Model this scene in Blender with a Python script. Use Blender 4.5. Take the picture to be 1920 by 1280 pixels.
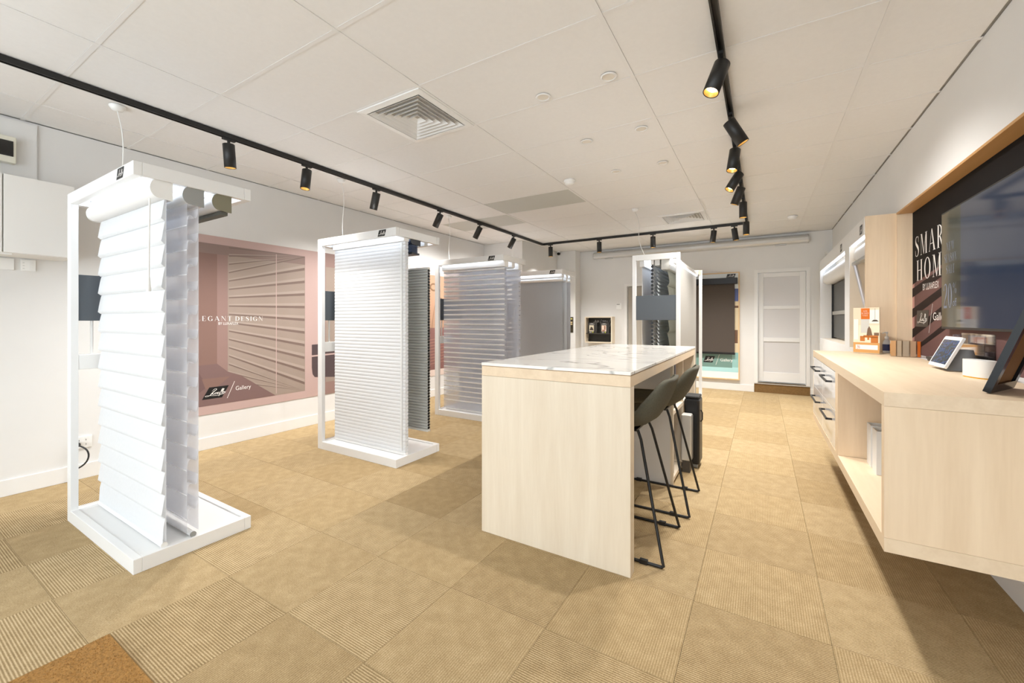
import bpy, bmesh, math, random
from mathutils import Vector, Matrix
random.seed(4)
for o in list(bpy.data.objects): bpy.data.objects.remove(o)
S = bpy.context.scene
C = S.collection
PI = math.pi

# ------------------------------------------------------------------ camera
EYE = 1.282
YAW = 0.5433
cam = bpy.data.cameras.new('camera'); cam.sensor_width = 36; cam.lens = 14.535
cam.shift_y = -0.02104; cam.clip_start = 0.05; cam.clip_end = 200
camo = bpy.data.objects.new('camera', cam); C.objects.link(camo)
camo.location = (0, 0, EYE); camo.rotation_euler = (PI/2, 0, YAW)
S.camera = camo
# ------------------------------------------------------------------ world (daylight outside the shopfront)
W = bpy.data.worlds.new('world'); S.world = W; W.use_nodes = True
bg = W.node_tree.nodes['Background']; bg.inputs[0].default_value = (0.87, 0.945, 1.0, 1); bg.inputs[1].default_value = 4.3
SPOT_W = 98.0
LED_E = 11.0
S.view_settings.view_transform = 'Standard'; S.view_settings.look = 'None'
S.view_settings.gamma = 1; S.view_settings.use_curve_mapping = False
S.view_settings.exposure = 0.12

# ------------------------------------------------------------------ materials
def lin(c):
    return tuple(((x/255)/12.92 if x/255 <= .04045 else ((x/255+.055)/1.055)**2.4) for x in c)
MATS = {}
def mat(name, rgb=None, rough=.5, metal=0, emit=None, es=0, spec=None, var=0, vs=6, alpha=None, trans=0, coat=0, stretch=None, bump=0, bs=200):
    if name in MATS: return MATS[name]
    m = bpy.data.materials.new(name); m.use_nodes = True; nt = m.node_tree; n = nt.nodes; l = nt.links
    b = n['Principled BSDF']; c = lin(rgb)
    b.inputs['Base Color'].default_value = (*c, 1); b.inputs['Roughness'].default_value = rough; b.inputs['Metallic'].default_value = metal
    if spec is not None: b.inputs['Specular IOR Level'].default_value = spec
    if coat: b.inputs['Coat Weight'].default_value = coat; b.inputs['Coat Roughness'].default_value = .05
    if emit: b.inputs['Emission Color'].default_value = (*lin(emit), 1); b.inputs['Emission Strength'].default_value = es
    if trans: b.inputs['Transmission Weight'].default_value = trans
    if var or bump:
        tc = n.new('ShaderNodeTexCoord'); mp = n.new('ShaderNodeMapping'); l.new(tc.outputs['Object'], mp.inputs[0])
        if stretch: mp.inputs['Scale'].default_value = stretch
    if var:
        nz = n.new('ShaderNodeTexNoise'); nz.inputs['Scale'].default_value = vs; nz.inputs['Detail'].default_value = 5
        l.new(mp.outputs[0], nz.inputs['Vector'])
        r = n.new('ShaderNodeValToRGB'); r.color_ramp.elements[0].position = .3; r.color_ramp.elements[1].position = .7
        r.color_ramp.elements[0].color = (*[x*(1-var) for x in c], 1); r.color_ramp.elements[1].color = (*[min(1, x*(1+var)) for x in c], 1)
        l.new(nz.outputs['Fac'], r.inputs[0]); l.new(r.outputs[0], b.inputs['Base Color'])
    if bump:
        n2 = n.new('ShaderNodeTexNoise'); n2.inputs['Scale'].default_value = bs; l.new(mp.outputs[0], n2.inputs['Vector'])
        bp_ = n.new('ShaderNodeBump'); bp_.inputs['Strength'].default_value = bump; bp_.inputs['Distance'].default_value = .002
        l.new(n2.outputs['Fac'], bp_.inputs['Height']); l.new(bp_.outputs[0], b.inputs['Normal'])
    MATS[name] = m; return m
def cloth(name, rgb, opaque=1.0, transl=.35, rough=.8):
    """woven fabric: diffuse with some light passing through; opaque < 1 lets the view through the weave"""
    if name in MATS: return MATS[name]
    m = bpy.data.materials.new(name); m.use_nodes = True; nt = m.node_tree; n = nt.nodes; l = nt.links
    for x in list(n): n.remove(x)
    out = n.new('ShaderNodeOutputMaterial'); d = n.new('ShaderNodeBsdfDiffuse'); t = n.new('ShaderNodeBsdfTranslucent'); mx = n.new('ShaderNodeMixShader')
    tc = n.new('ShaderNodeTexCoord'); nz = n.new('ShaderNodeTexNoise'); nz.inputs['Scale'].default_value = 60; l.new(tc.outputs['Object'], nz.inputs['Vector'])
    r = n.new('ShaderNodeValToRGB'); c = lin(rgb)
    r.color_ramp.elements[0].color = (*[x*.97 for x in c], 1); r.color_ramp.elements[1].color = (*[min(1, x*1.03) for x in c], 1)
    l.new(nz.outputs['Fac'], r.inputs[0]); l.new(r.outputs[0], d.inputs[0]); l.new(r.outputs[0], t.inputs[0])
    mx.inputs[0].default_value = transl; l.new(d.outputs[0], mx.inputs[1]); l.new(t.outputs[0], mx.inputs[2])
    if opaque < 1:
        tr = n.new('ShaderNodeBsdfTransparent'); m2 = n.new('ShaderNodeMixShader'); m2.inputs[0].default_value = opaque
        l.new(tr.outputs[0], m2.inputs[1]); l.new(mx.outputs[0], m2.inputs[2]); l.new(m2.outputs[0], out.inputs[0])
    else: l.new(mx.outputs[0], out.inputs[0])
    MATS[name] = m; return m
def clear(name, tint=(240, 240, 240), fac=.25):
    if name in MATS: return MATS[name]
    m = bpy.data.materials.new(name); m.use_nodes = True; nt = m.node_tree; n = nt.nodes; l = nt.links
    for x in list(n): n.remove(x)
    out = n.new('ShaderNodeOutputMaterial'); a = n.new('ShaderNodeBsdfTransparent'); g = n.new('ShaderNodeBsdfGlossy'); g.inputs['Roughness'].default_value = .06
    a.inputs[0].default_value = (*lin(tint), 1); mx = n.new('ShaderNodeMixShader'); lw = n.new('ShaderNodeLayerWeight'); lw.inputs[0].default_value = fac
    l.new(lw.outputs['Facing'], mx.inputs[0]); l.new(a.outputs[0], mx.inputs[1]); l.new(g.outputs[0], mx.inputs[2]); l.new(mx.outputs[0], out.inputs[0])
    MATS[name] = m; return m
def wood(name, rgb, axis='z', rough=.45):
    if name in MATS: return MATS[name]
    m = bpy.data.materials.new(name); m.use_nodes = True; nt = m.node_tree; n = nt.nodes; l = nt.links; b = n['Principled BSDF']
    b.inputs['Roughness'].default_value = rough
    tc = n.new('ShaderNodeTexCoord'); mp = n.new('ShaderNodeMapping'); l.new(tc.outputs['Object'], mp.inputs[0])
    mp.inputs['Scale'].default_value = {'z': (9, 9, .7), 'y': (9, .7, 9), 'x': (.7, 9, 9)}[axis]
    n1 = n.new('ShaderNodeTexNoise'); n1.inputs['Scale'].default_value = 1.3; n1.inputs['Detail'].default_value = 6; n1.inputs['Distortion'].default_value = .6
    n2 = n.new('ShaderNodeTexNoise'); n2.inputs['Scale'].default_value = 9; n2.inputs['Detail'].default_value = 3
    l.new(mp.outputs[0], n1.inputs['Vector']); l.new(mp.outputs[0], n2.inputs['Vector'])
    mx = n.new('ShaderNodeMath'); mx.operation = 'MULTIPLY_ADD'; l.new(n2.outputs['Fac'], mx.inputs[0]); mx.inputs[1].default_value = .35; l.new(n1.outputs['Fac'], mx.inputs[2])
    r = n.new('ShaderNodeValToRGB'); c = lin(rgb); e = r.color_ramp.elements
    e[0].position = .45; e[1].position = .9; e[0].color = (c[0]*1.03, c[1]*1.03, c[2]*1.03, 1); e[1].color = (c[0]*.92, c[1]*.89, c[2]*.85, 1)
    l.new(mx.outputs[0], r.inputs[0]); l.new(r.outputs[0], b.inputs['Base Color'])
    MATS[name] = m; return m
def marble(name):
    m = bpy.data.materials.new(name); m.use_nodes = True; nt = m.node_tree; n = nt.nodes; l = nt.links; b = n['Principled BSDF']
    b.inputs['Roughness'].default_value = .12
    tc = n.new('ShaderNodeTexCoord'); mp = n.new('ShaderNodeMapping'); l.new(tc.outputs['Object'], mp.inputs[0]); mp.inputs['Rotation'].default_value = (0, 0, .55); mp.inputs['Scale'].default_value = (1.0, 2.2, 1)
    nz = n.new('ShaderNodeTexNoise'); nz.inputs['Scale'].default_value = 1.0; nz.inputs['Detail'].default_value = 4; nz.inputs['Distortion'].default_value = .9
    l.new(mp.outputs[0], nz.inputs['Vector'])
    s1 = n.new('ShaderNodeMath'); s1.operation = 'SUBTRACT'; s1.inputs[1].default_value = .5; l.new(nz.outputs['Fac'], s1.inputs[0])
    s2 = n.new('ShaderNodeMath'); s2.operation = 'ABSOLUTE'; l.new(s1.outputs[0], s2.inputs[0])
    r = n.new('ShaderNodeValToRGB'); e = r.color_ramp.elements
    e[0].position = 0; e[0].color = (*lin((176, 173, 168)), 1); e[1].position = .014; e[1].color = (*lin((236, 233, 227)), 1)
    l.new(s2.outputs[0], r.inputs[0]); l.new(r.outputs[0], b.inputs['Base Color'])
    MATS[name] = m; return m
def carpet(name, axis, contrast):
    m = bpy.data.materials.new(name); m.use_nodes = True; nt = m.node_tree; n = nt.nodes; l = nt.links; b = n['Principled BSDF']
    b.inputs['Roughness'].default_value = .95; b.inputs['Specular IOR Level'].default_value = .1
    tc = n.new('ShaderNodeTexCoord'); oi = n.new('ShaderNodeObjectInfo')
    wv = n.new('ShaderNodeTexWave'); wv.wave_type = 'BANDS'; wv.bands_direction = axis; wv.inputs['Scale'].default_value = 33; wv.inputs['Distortion'].default_value = .5; wv.inputs['Detail'].default_value = 2; wv.inputs['Detail Scale'].default_value = 6
    l.new(tc.outputs['Object'], wv.inputs['Vector'])
    nz = n.new('ShaderNodeTexNoise'); nz.inputs['Scale'].default_value = 170; nz.inputs['Detail'].default_value = 2; l.new(tc.outputs['Object'], nz.inputs['Vector'])
    n3 = n.new('ShaderNodeTexNoise'); n3.inputs['Scale'].default_value = 14; l.new(tc.outputs['Object'], n3.inputs['Vector'])
    a = n.new('ShaderNodeMath'); a.operation = 'MULTIPLY_ADD'; l.new(wv.outputs['Fac'], a.inputs[0]); a.inputs[1].default_value = contrast; a.inputs[2].default_value = .5-contrast*.5
    a2 = n.new('ShaderNodeMath'); a2.operation = 'MULTIPLY_ADD'; l.new(nz.outputs['Fac'], a2.inputs[0]); a2.inputs[1].default_value = .55; l.new(a.outputs[0], a2.inputs[2])
    a3 = n.new('ShaderNodeMath'); a3.operation = 'MULTIPLY_ADD'; l.new(n3.outputs['Fac'], a3.inputs[0]); a3.inputs[1].default_value = .3; l.new(a2.outputs[0], a3.inputs[2])
    a4 = n.new('ShaderNodeMath'); a4.operation = 'MULTIPLY_ADD'; l.new(oi.outputs['Random'], a4.inputs[0]); a4.inputs[1].default_value = .12; l.new(a3.outputs[0], a4.inputs[2])
    r = n.new('ShaderNodeValToRGB'); e = r.color_ramp.elements
    e[0].position = .5; e[0].color = (*lin((130, 108, 77)), 1); e[1].position = 1.2 if False else 1.0; e[1].color = (*lin((206, 184, 147)), 1)
    k = r.color_ramp.elements.new(.8); k.color = (*lin((176, 152, 113)), 1)
    sc = n.new('ShaderNodeMath'); sc.operation = 'MULTIPLY'; sc.inputs[1].default_value = .78; l.new(a4.outputs[0], sc.inputs[0])
    l.new(sc.outputs[0], r.inputs[0]); l.new(r.outputs[0], b.inputs['Base Color'])
    bu = n.new('ShaderNodeBump'); bu.inputs['Strength'].default_value = .5; bu.inputs['Distance'].default_value = .003; l.new(a2.outputs[0], bu.inputs['Height']); l.new(bu.outputs[0], b.inputs['Normal'])
    MATS[name] = m; return m
WHITE = mat('white_paint', (226, 225, 223), .6, var=.015, vs=3)
CEILW = mat('ceiling_tile_white', (233, 232, 231), .85, var=.012, vs=40)
GRIDW = mat('ceiling_grid_white', (231, 230, 229), .7)
STANDW = mat('stand_white', (233, 233, 232), .35)
SATIN = mat('satin_white', (232, 231, 229), .3)
PLASTIC = mat('white_plastic', (238, 238, 236), .35)
BLACK = mat('black_metal', (26, 25, 24), .45)
BLKP = mat('black_plastic', (20, 20, 21), .4)
DARK = mat('dark_cavity', (14, 13, 12), .9)
MAPLE = wood('maple_vertical', (232, 219, 198), 'z')
MAPLEC = wood('maple_warm', (237, 214, 183), 'z')
MAPLEX = wood('maple_cross', (232, 219, 198), 'x')
MAPLEY = wood('maple_along', (234, 213, 184), 'y')  # warm lighting over the counter is put into this maple's colour
MARB = marble('white_marble')
STEEL = mat('brushed_aluminium', (196, 196, 196), .3, .85)
GREYP = mat('grey_paint', (150, 151, 148), .5)
OLIVEP = mat('olive_grey_paint', (128, 124, 104), .5)
LED = mat('led_strip', (255, 255, 255), .5, emit=(226, 238, 255), es=LED_E)
LEDS = mat('soft_led_strip', (255, 255, 255), .5, emit=(226, 238, 255), es=4.0)
LAMPG = mat('lamp_glow', (255, 240, 215), .4, emit=(255, 222, 170), es=14)
GOLD = mat('gold_reflector', (214, 180, 110), .3, .6)
SCREEN = mat('blank_screen', (86, 92, 98), .45, spec=.4)
SHADEW = cloth('white_shade_fabric', (240, 241, 242), 1, .3)
VANE = cloth('white_vane_fabric', (206, 208, 216), .93, .45)
SHEER = cloth('white_sheer', (236, 238, 244), .45, .5)
PAPER = mat('white_paper', (244, 243, 240), .7)

# ------------------------------------------------------------------ mesh helpers
def wloc(o):
    v = Vector((0, 0, 0))
    while o is not None: v += o.location; o = o.parent
    return v
def tag(o, label=None, cat=None, group=None, kind=None):
    if label: o['label'] = label
    if cat: o['category'] = cat
    if group: o['group'] = group
    if kind: o['kind'] = kind
    return o
def thing(name, label, cat, loc=(0, 0, 0), rz=0, group=None):
    o = bpy.data.objects.new(name, None); C.objects.link(o); o.empty_display_size = .05
    o.location = loc; o.rotation_euler = (0, 0, rz)
    return tag(o, label, cat, group)
class MB:
    def __init__(s): s.v = []; s.f = []; s.sm = []
    def add(s, vs, fs, smooth=False):
        k = len(s.v); s.v += [tuple(x) for x in vs]; s.f += [tuple(i+k for i in f) for f in fs]; s.sm += [smooth]*len(fs); return s
    def box(s, x0, y0, z0, x1, y1, z1):
        if x0 > x1: x0, x1 = x1, x0
        if y0 > y1: y0, y1 = y1, y0
        if z0 > z1: z0, z1 = z1, z0
        return s.add([(x0, y0, z0), (x1, y0, z0), (x1, y1, z0), (x0, y1, z0), (x0, y0, z1), (x1, y0, z1), (x1, y1, z1), (x0, y1, z1)],
                     [(0, 3, 2, 1), (4, 5, 6, 7), (0, 1, 5, 4), (1, 2, 6, 5), (2, 3, 7, 6), (3, 0, 4, 7)])
    def prism(s, prof, axis, a, b, smooth=False, caps=True):
        """profile of (p,q): axis x -> (y,z), axis y -> (x,z), axis z -> (x,y)"""
        n = len(prof)
        f = {'x': lambda t, p: (t, p[0], p[1]), 'y': lambda t, p: (p[0], t, p[1]), 'z': lambda t, p: (p[0], p[1], t)}[axis]
        vs = [f(a, p) for p in prof]+[f(b, p) for p in prof]
        s.add(vs, [(i, (i+1) % n, n+(i+1) % n, n+i) for i in range(n)], smooth)
        if caps: s.add(vs, [tuple(range(n))[::-1], tuple(range(n, 2*n))])
        return s
    def strip(s, prof, axis, a, b, smooth=True):
        n = len(prof); f = {'x': lambda t, p: (t, p[0], p[1]), 'y': lambda t, p: (p[0], t, p[1])}[axis]
        return s.add([f(a, p) for p in prof]+[f(b, p) for p in prof], [(i, i+1, n+i+1, n+i) for i in range(n-1)], smooth)
    def tube(s, path, r, n=8, cap=True):
        path = [Vector(p) for p in path]; rings = []; up = None
        for i, p in enumerate(path):
            t = (path[min(i+1, len(path)-1)]-path[max(i-1, 0)]).normalized()
            if up is None: up = Vector((0, 0, 1)) if abs(t.z) < .9 else Vector((1, 0, 0))
            a = t.cross(up).normalized(); b_ = a.cross(t).normalized(); up = b_
            rings.append([p+(a*math.cos(2*PI*k/n)+b_*math.sin(2*PI*k/n))*r for k in range(n)])
        vs = [v for rg in rings for v in rg]; m = len(rings)
        s.add(vs, [(i*n+k, i*n+(k+1) % n, (i+1)*n+(k+1) % n, (i+1)*n+k) for i in range(m-1) for k in range(n)], True)
        if cap: s.add(vs, [tuple(range(n))[::-1], tuple((m-1)*n+k for k in range(n))])
        return s
    def lathe(s, prof, c=(0, 0, 0), n=24, M=None, cap=True):
        vs = []; fs = []
        for (r, z) in prof:
            for k in range(n):
                p = Vector((r*math.cos(2*PI*k/n), r*math.sin(2*PI*k/n), z))
                if M is not None: p = M @ p
                vs.append(p+Vector(c))
        m = len(prof)
        for i in range(m-1):
            for k in range(n): fs.append((i*n+k, i*n+(k+1) % n, (i+1)*n+(k+1) % n, (i+1)*n+k))
        s.add(vs, fs, True)
        if cap and prof[0][0] > 0: s.add(vs, [tuple(range(n))[::-1]])
        if cap and prof[-1][0] > 0: s.add(vs, [tuple((m-1)*n+k for k in range(n))])
        return s
    def build(s, name, m, parent=None, world=True, bevel=0, seg=2, loc=None):
        me = bpy.data.meshes.new(name)
        off = Vector((0, 0, 0))
        if world:
            if parent is not None: off = wloc(parent)
            else:
                if loc is None:
                    xs = [v[0] for v in s.v]; ys = [v[1] for v in s.v]; zs = [v[2] for v in s.v]
                    loc = ((min(xs)+max(xs))/2, (min(ys)+max(ys))/2, min(zs))
                off = Vector(loc)
        me.from_pydata([tuple(Vector(v)-off) for v in s.v], [], s.f)
        me.polygons.foreach_set('use_smooth', s.sm); me.update()
        if bevel:
            bm = bmesh.new(); bm.from_mesh(me); bmesh.ops.remove_doubles(bm, verts=bm.verts, dist=1e-5)
            eds = [e for e in bm.edges if len(e.link_faces) == 2 and e.calc_face_angle(0) > .6]
            bmesh.ops.bevel(bm, geom=eds, offset=bevel, segments=seg, affect='EDGES', profile=.5)
            bm.to_mesh(me); bm.free()
        if m is not None: me.materials.append(m)
        o = bpy.data.objects.new(name, me); C.objects.link(o)
        if parent is not None: o.parent = parent
        elif world: o.location = off
        return o
def box(name, d, m, parent=None, bevel=0, world=True):
    return MB().box(*d).build(name, m, parent, world, bevel)
def structure(o): o['kind'] = 'structure'; return o
def at(u, v=None, X=None, Y=None, Z=None):
    """photo measurement -> point on a known plane of the room"""
    k = (u-960)/775.2; c, s = math.cos(YAW), math.sin(YAW)
    if X is not None: d = X/(k*c-s)
    elif Y is not None: d = Y/(k*s+c)
    else: d = 775.2*(EYE-Z)/(v-599.6)
    return Vector((d*(k*c-s), d*(k*s+c), EYE-(v-599.6)*d/775.2 if v is not None else 0))

# ------------------------------------------------------------------ lettering (flat print)
def rectp(x0, y0, x1, y1): return [(x0, y0), (x1, y0), (x1, y1), (x0, y1)]
def ringp(cx, cy, rx, ry, tx, ty, a0=0, a1=360, n=28):
    out = []; A = [math.radians(a0+(a1-a0)*i/n) for i in range(n+1)]
    for i in range(n):
        a, b = A[i], A[i+1]
        out.append([(cx+rx*math.cos(a), cy+ry*math.sin(a)), (cx+rx*math.cos(b), cy+ry*math.sin(b)), (cx+(rx-tx)*math.cos(b), cy+(ry-ty)*math.sin(b)), (cx+(rx-tx)*math.cos(a), cy+(ry-ty)*math.sin(a))])
    return out
def ribbon(pts, w0, w1=None, sub=6):
    """smooth stroke through the points; w0 a width or a list of widths"""
    P = [Vector((p[0], p[1], 0)) for p in pts]; n = len(P); ws = w0 if isinstance(w0, (list, tuple)) else [w0]*n
    Q = []; Wd = []
    for i in range(n-1):
        p0, p1, p2, p3 = P[max(i-1, 0)], P[i], P[i+1], P[min(i+2, n-1)]
        for j in range(sub):
            t = j/sub
            Q.append(.5*((2*p1)+(p2-p0)*t+(2*p0-5*p1+4*p2-p3)*t*t+(3*p1-p0-3*p2+p3)*t**3)); Wd.append(ws[i]*(1-t)+ws[i+1]*t)
    Q.append(P[-1]); Wd.append(ws[-1]); out = []; L = []
    for i, q in enumerate(Q):
        t = (Q[min(i+1, len(Q)-1)]-Q[max(i-1, 0)]); t = t.normalized() if t.length > 0 else Vector((1, 0, 0)); nrm = Vector((-t.y, t.x, 0))*Wd[i]/2
        L.append((q+nrm, q-nrm))
    for i in range(len(L)-1): out.append([tuple(L[i][0][:2]), tuple(L[i+1][0][:2]), tuple(L[i+1][1][:2]), tuple(L[i][1][:2])])
    return out
T_, h_, s_, sl = .15, .03, .022, .07
def stem(x, t=T_, y0=0, y1=1, top=True, bot=True):
    r = [rectp(x, y0, x+t, y1)]
    if bot: r.append(rectp(x-sl, y0, x+t+sl, y0+s_))
    if top: r.append(rectp(x-sl, y1-s_, x+t+sl, y1))
    return r
def glyph(ch):
    if ch == 'E': return stem(.08)+[rectp(.08, 1-h_, .6, 1), [(.6, 1), (.57, 1), (.585, .74), (.6, .74)], rectp(.2, .49, .45, .52), rectp(.44, .4, .46, .61), rectp(.08, 0, .62, h_), [(.62, 0), (.64, .28), (.62, .28), (.59, 0)]], .72
    if ch == 'L': return stem(.08)+[rectp(.08, 0, .6, h_), [(.57, 0), (.6, 0), (.62, .3), (.6, .3)]], .68
    if ch == 'G': return ringp(.43, .5, .41, .5, T_, h_, 42, 322)+stem(.64, T_, .06, .42, True, False)+[rectp(.72, .68, .74, .97)], .9
    if ch == 'A': return [[(.05, 0), (.085, 0), (.42, 1), (.38, 1)], [(.36, 1), (.46, 1), (.84, 0), (.66, 0)], rectp(.18, .32, .7, .35), rectp(-.01, 0, .17, s_), rectp(.58, 0, .92, s_)], .9
    if ch == 'N': return [rectp(.11, 0, .14, 1), rectp(.02, 0, .23, s_), rectp(.0, 1-s_, .26, 1), [(.07, 1), (.25, 1), (.8, 0), (.76, 0)], rectp(.76, 0, .79, 1), rectp(.67, 1-s_, .88, 1)], .92
    if ch == 'T': return stem(.29, T_, 0, 1, False)+[rectp(.02, 1-h_, .71, 1), rectp(.02, .74, .04, 1), rectp(.69, .74, .71, 1)], .75
    if ch == 'D': return stem(.08)+ringp(.2, .5, .62, .5, T_, h_, -90, 90)+[rectp(.08, 0, .22, h_), rectp(.08, 1-h_, .22, 1)], .88
    if ch == 'I': return stem(.08), .34
    if ch == 'M': return [rectp(.11, 0, .14, 1), rectp(.02, 0, .23, s_), rectp(0, 1-s_, .28, 1), [(.1, 1), (.27, 1), (.56, 0), (.5, 0)], [(.5, 0), (.54, 0), (.86, 1), (.82, 1)]]+stem(.8), 1.06
    if ch == 'R': return stem(.08)+ringp(.22, .735, .4, .265, T_*.95, h_, -90, 90)+[rectp(.08, 1-h_, .24, 1), rectp(.2, .47, .3, .5), [(.3, .49), (.42, .49), (.8, 0), (.62, 0)], rectp(.6, 0, .86, s_)], .86
    if ch == 'H': return stem(.08)+stem(.6)+[rectp(.2, .485, .62, .515)], .86
    if ch == 'O': return ringp(.43, .5, .41, .5, T_, h_), .88
    if ch == 'S': return ribbon([(.53, .7), (.52, .84), (.44, .95), (.3, .98), (.15, .93), (.09, .8), (.14, .66), (.3, .54), (.46, .42), (.54, .28), (.5, .12), (.36, .03), (.22, .02), (.1, .1), (.06, .3)], [.02, .02, .03, .035, .06, .1, .15, .17, .17, .13, .08, .04, .03, .02, .02])+[rectp(.53, .68, .55, .98), rectp(.04, .02, .06, .32)], .64
    if ch == 'W': return [[(.0, 1), (.17, 1), (.38, 0), (.34, 0)], [(.34, 0), (.38, 0), (.6, 1), (.57, 1)], [(.5, 1), (.67, 1), (.86, 0), (.82, 0)], [(.82, 0), (.86, 0), (1.08, 1), (1.05, 1)], rectp(-.06, 1-s_, .25, 1), rectp(.95, 1-s_, 1.16, 1)], 1.2
    if ch == '2': return ribbon([(.08, .72), (.1, .88), (.25, .98), (.42, .95), (.5, .78), (.42, .56), (.24, .32), (.07, .04)], [.08, .05, .04, .08, .15, .13, .06, .04])+[rectp(.05, 0, .52, .1), rectp(.5, 0, .53, .28)], .6
    if ch == '0': return ringp(.3, .5, .28, .5, T_, h_), .62
    if ch == '%': return ringp(.16, .76, .15, .23, .07, .02)+ringp(.55, .24, .15, .23, .07, .02)+[[(.12, 0), (.15, 0), (.6, 1), (.57, 1)]], .75
    return [], .4
def didone(txt, track=.12):
    x = 0; out = []
    for ch in txt:
        g, a = glyph(ch); out += [[(p[0]+x, p[1]) for p in q] for q in g]; x += a+track
    return out, x-track
def sans(txt):
    cu = bpy.data.curves.new('t', 'FONT'); cu.body = txt; ob = bpy.data.objects.new('t', cu); C.objects.link(ob); bpy.context.view_layer.update()
    me = bpy.data.meshes.new_from_object(ob.evaluated_get(bpy.context.evaluated_depsgraph_get()))
    out = [[tuple(me.vertices[i].co[:2]) for i in p.vertices] for p in me.polygons]
    bpy.data.objects.remove(ob); bpy.data.curves.remove(cu); bpy.data.meshes.remove(me)
    xs = [p[0] for q in out for p in q]; ys = [p[1] for q in out for p in q]
    return [[(p[0]-min(xs), p[1]-min(ys)) for p in q] for q in out], max(xs)-min(xs), max(ys)-min(ys)
def fit(polys, w0, h0, x, y, w, h): return [[(x+p[0]*w/w0, y+p[1]*h/h0) for p in q] for q in polys]
def script():
    """cursive word mark: capital with a loop, joined lower case, long underline stroke"""
    r = ribbon([(.33, .86), (.27, .7), (.36, .95), (.44, .99), (.47, .86), (.38, .66), (.31, .46), (.24, .2), (.12, .08), (.02, .1), (.06, .2), (.2, .17), (.42, .12), (.66, .1), (.88, .2), (.92, .3)], [.02, .03, .035, .03, .035, .05, .06, .05, .035, .025, .03, .04, .045, .05, .045, .02], sub=5)
    r += ribbon([(.34, .5), (.36, .3), (.41, .27), (.45, .42), (.46, .5), (.46, .32), (.49, .27)], .035, sub=4)
    r += ribbon([(.5, .5), (.54, .4), (.56, .28)], .035, sub=3)+ribbon([(.58, .5), (.52, .38), (.48, .28)], .028, sub=3)
    r += ribbon([(.66, .46), (.62, .5), (.59, .4), (.6, .28), (.65, .32), (.67, .5), (.67, .3), (.7, .27)], .033, sub=4)
    r += ribbon([(.7, .3), (.76, .6), (.8, .86), (.77, .92), (.74, .7), (.72, .35), (.7, .05), (.67, -.02)], .036, sub=4)
    r += ribbon([(.78, .3), (.82, .6), (.85, .84), (.82, .86), (.8, .6), (.79, .3), (.82, .27)], .033, sub=4)
    r += ribbon([(.83, .38), (.88, .46), (.86, .52), (.83, .42), (.85, .28), (.9, .3)], .032, sub=4)
    r += ribbon([(.9, .5), (.94, .38), (.98, .27)], .034, sub=3)+ribbon([(.99, .5), (.93, .38), (.89, .28)], .028, sub=3)
    return r
class Plane:
    """a flat print surface: origin, reading direction, up, and outward normal"""
    def __init__(s, o, u, nrm): s.o = Vector(o); s.u = Vector(u); s.n = Vector(nrm)
    def p(s, a, b, off): q = s.o+s.u*a+Vector((0, 0, b))+s.n*off; return tuple(q)
    def put(s, name, polys, m, parent, off=.001):
        mb = MB(); up = Vector((0, 0, 1)); flip = s.u.cross(up).dot(s.n) < 0
        for q in polys:
            vs = [s.p(a, b, off) for a, b in q]; ar = sum(q[i][0]*q[(i+1) % len(q)][1]-q[(i+1) % len(q)][0]*q[i][1] for i in range(len(q)))
            f = tuple(range(len(q)))
            if (ar < 0) != flip: f = f[::-1]
            mb.add(vs, [f])
        return mb.build(name, m, parent)
INK = mat('white_ink', (240, 236, 232), .6)
def brand_mark(pl, x, y, w, h, parent, skew=.35, off=.001, light=INK):
    """dark slanted plate with the white word mark"""
    k = skew*h
    pl.put('logo_plate', [[(x, y), (x+w-k, y), (x+w, y+h), (x+k, y+h)]], BLKP, parent, off)
    sc = [[(a+(b-.5)*skew*.0, b) for a, b in q] for q in script()]
    pl.put('logo_lettering', [[(x+w*.12+(w*.76)*a+ (b-.3)*k*.35, y+h*(.18+.66*b)) for a, b in q] for q in sc], light, parent, off+.0008)
exec_parts = []

# ================================================================== THE ROOM
XL, XR, H, YR, YF = -4.712, .997, 2.767, 8.55, -2.4
TS = .504
ST1 = carpet('carpet_ribs_across', 'Y', .46); ST2 = carpet('carpet_ribs_along', 'X', .22)  # one carpet, two rib contrasts: light on the turned ribs is painted in
floor = structure(box('floor', (XL-.2, YF-.2, -.12, XR+.3, YR+.4, -.012), mat('floor_screed', (150, 126, 92), .95)))
floor['label'] = 'beige carpet tile floor laid quarter turn'
tile_mesh = {}
def carpet_tile(x0, y0, x1, y1, par):
    key = (round(x1-x0, 3), round(y1-y0, 3), par)
    cx, cy = (x0+x1)/2, (y0+y1)/2
    if key not in tile_mesh:
        g = .0007; w, d = (x1-x0)/2-g, (y1-y0)/2-g
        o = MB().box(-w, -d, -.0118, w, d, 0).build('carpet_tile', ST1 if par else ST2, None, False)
        tile_mesh[key] = o.data
    else:
        o = bpy.data.objects.new('carpet_tile', tile_mesh[key]); C.objects.link(o)
    o.parent = floor; o.location = Vector((cx, cy, 0))-floor.location
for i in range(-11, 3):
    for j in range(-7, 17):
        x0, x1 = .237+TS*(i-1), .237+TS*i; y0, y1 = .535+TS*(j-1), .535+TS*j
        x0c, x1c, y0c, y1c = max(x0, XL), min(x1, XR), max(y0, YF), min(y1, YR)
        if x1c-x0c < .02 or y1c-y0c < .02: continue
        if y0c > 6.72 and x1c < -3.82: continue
        carpet_tile(x0c, y0c, x1c, y1c, (i+j) % 2 == 1)

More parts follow.
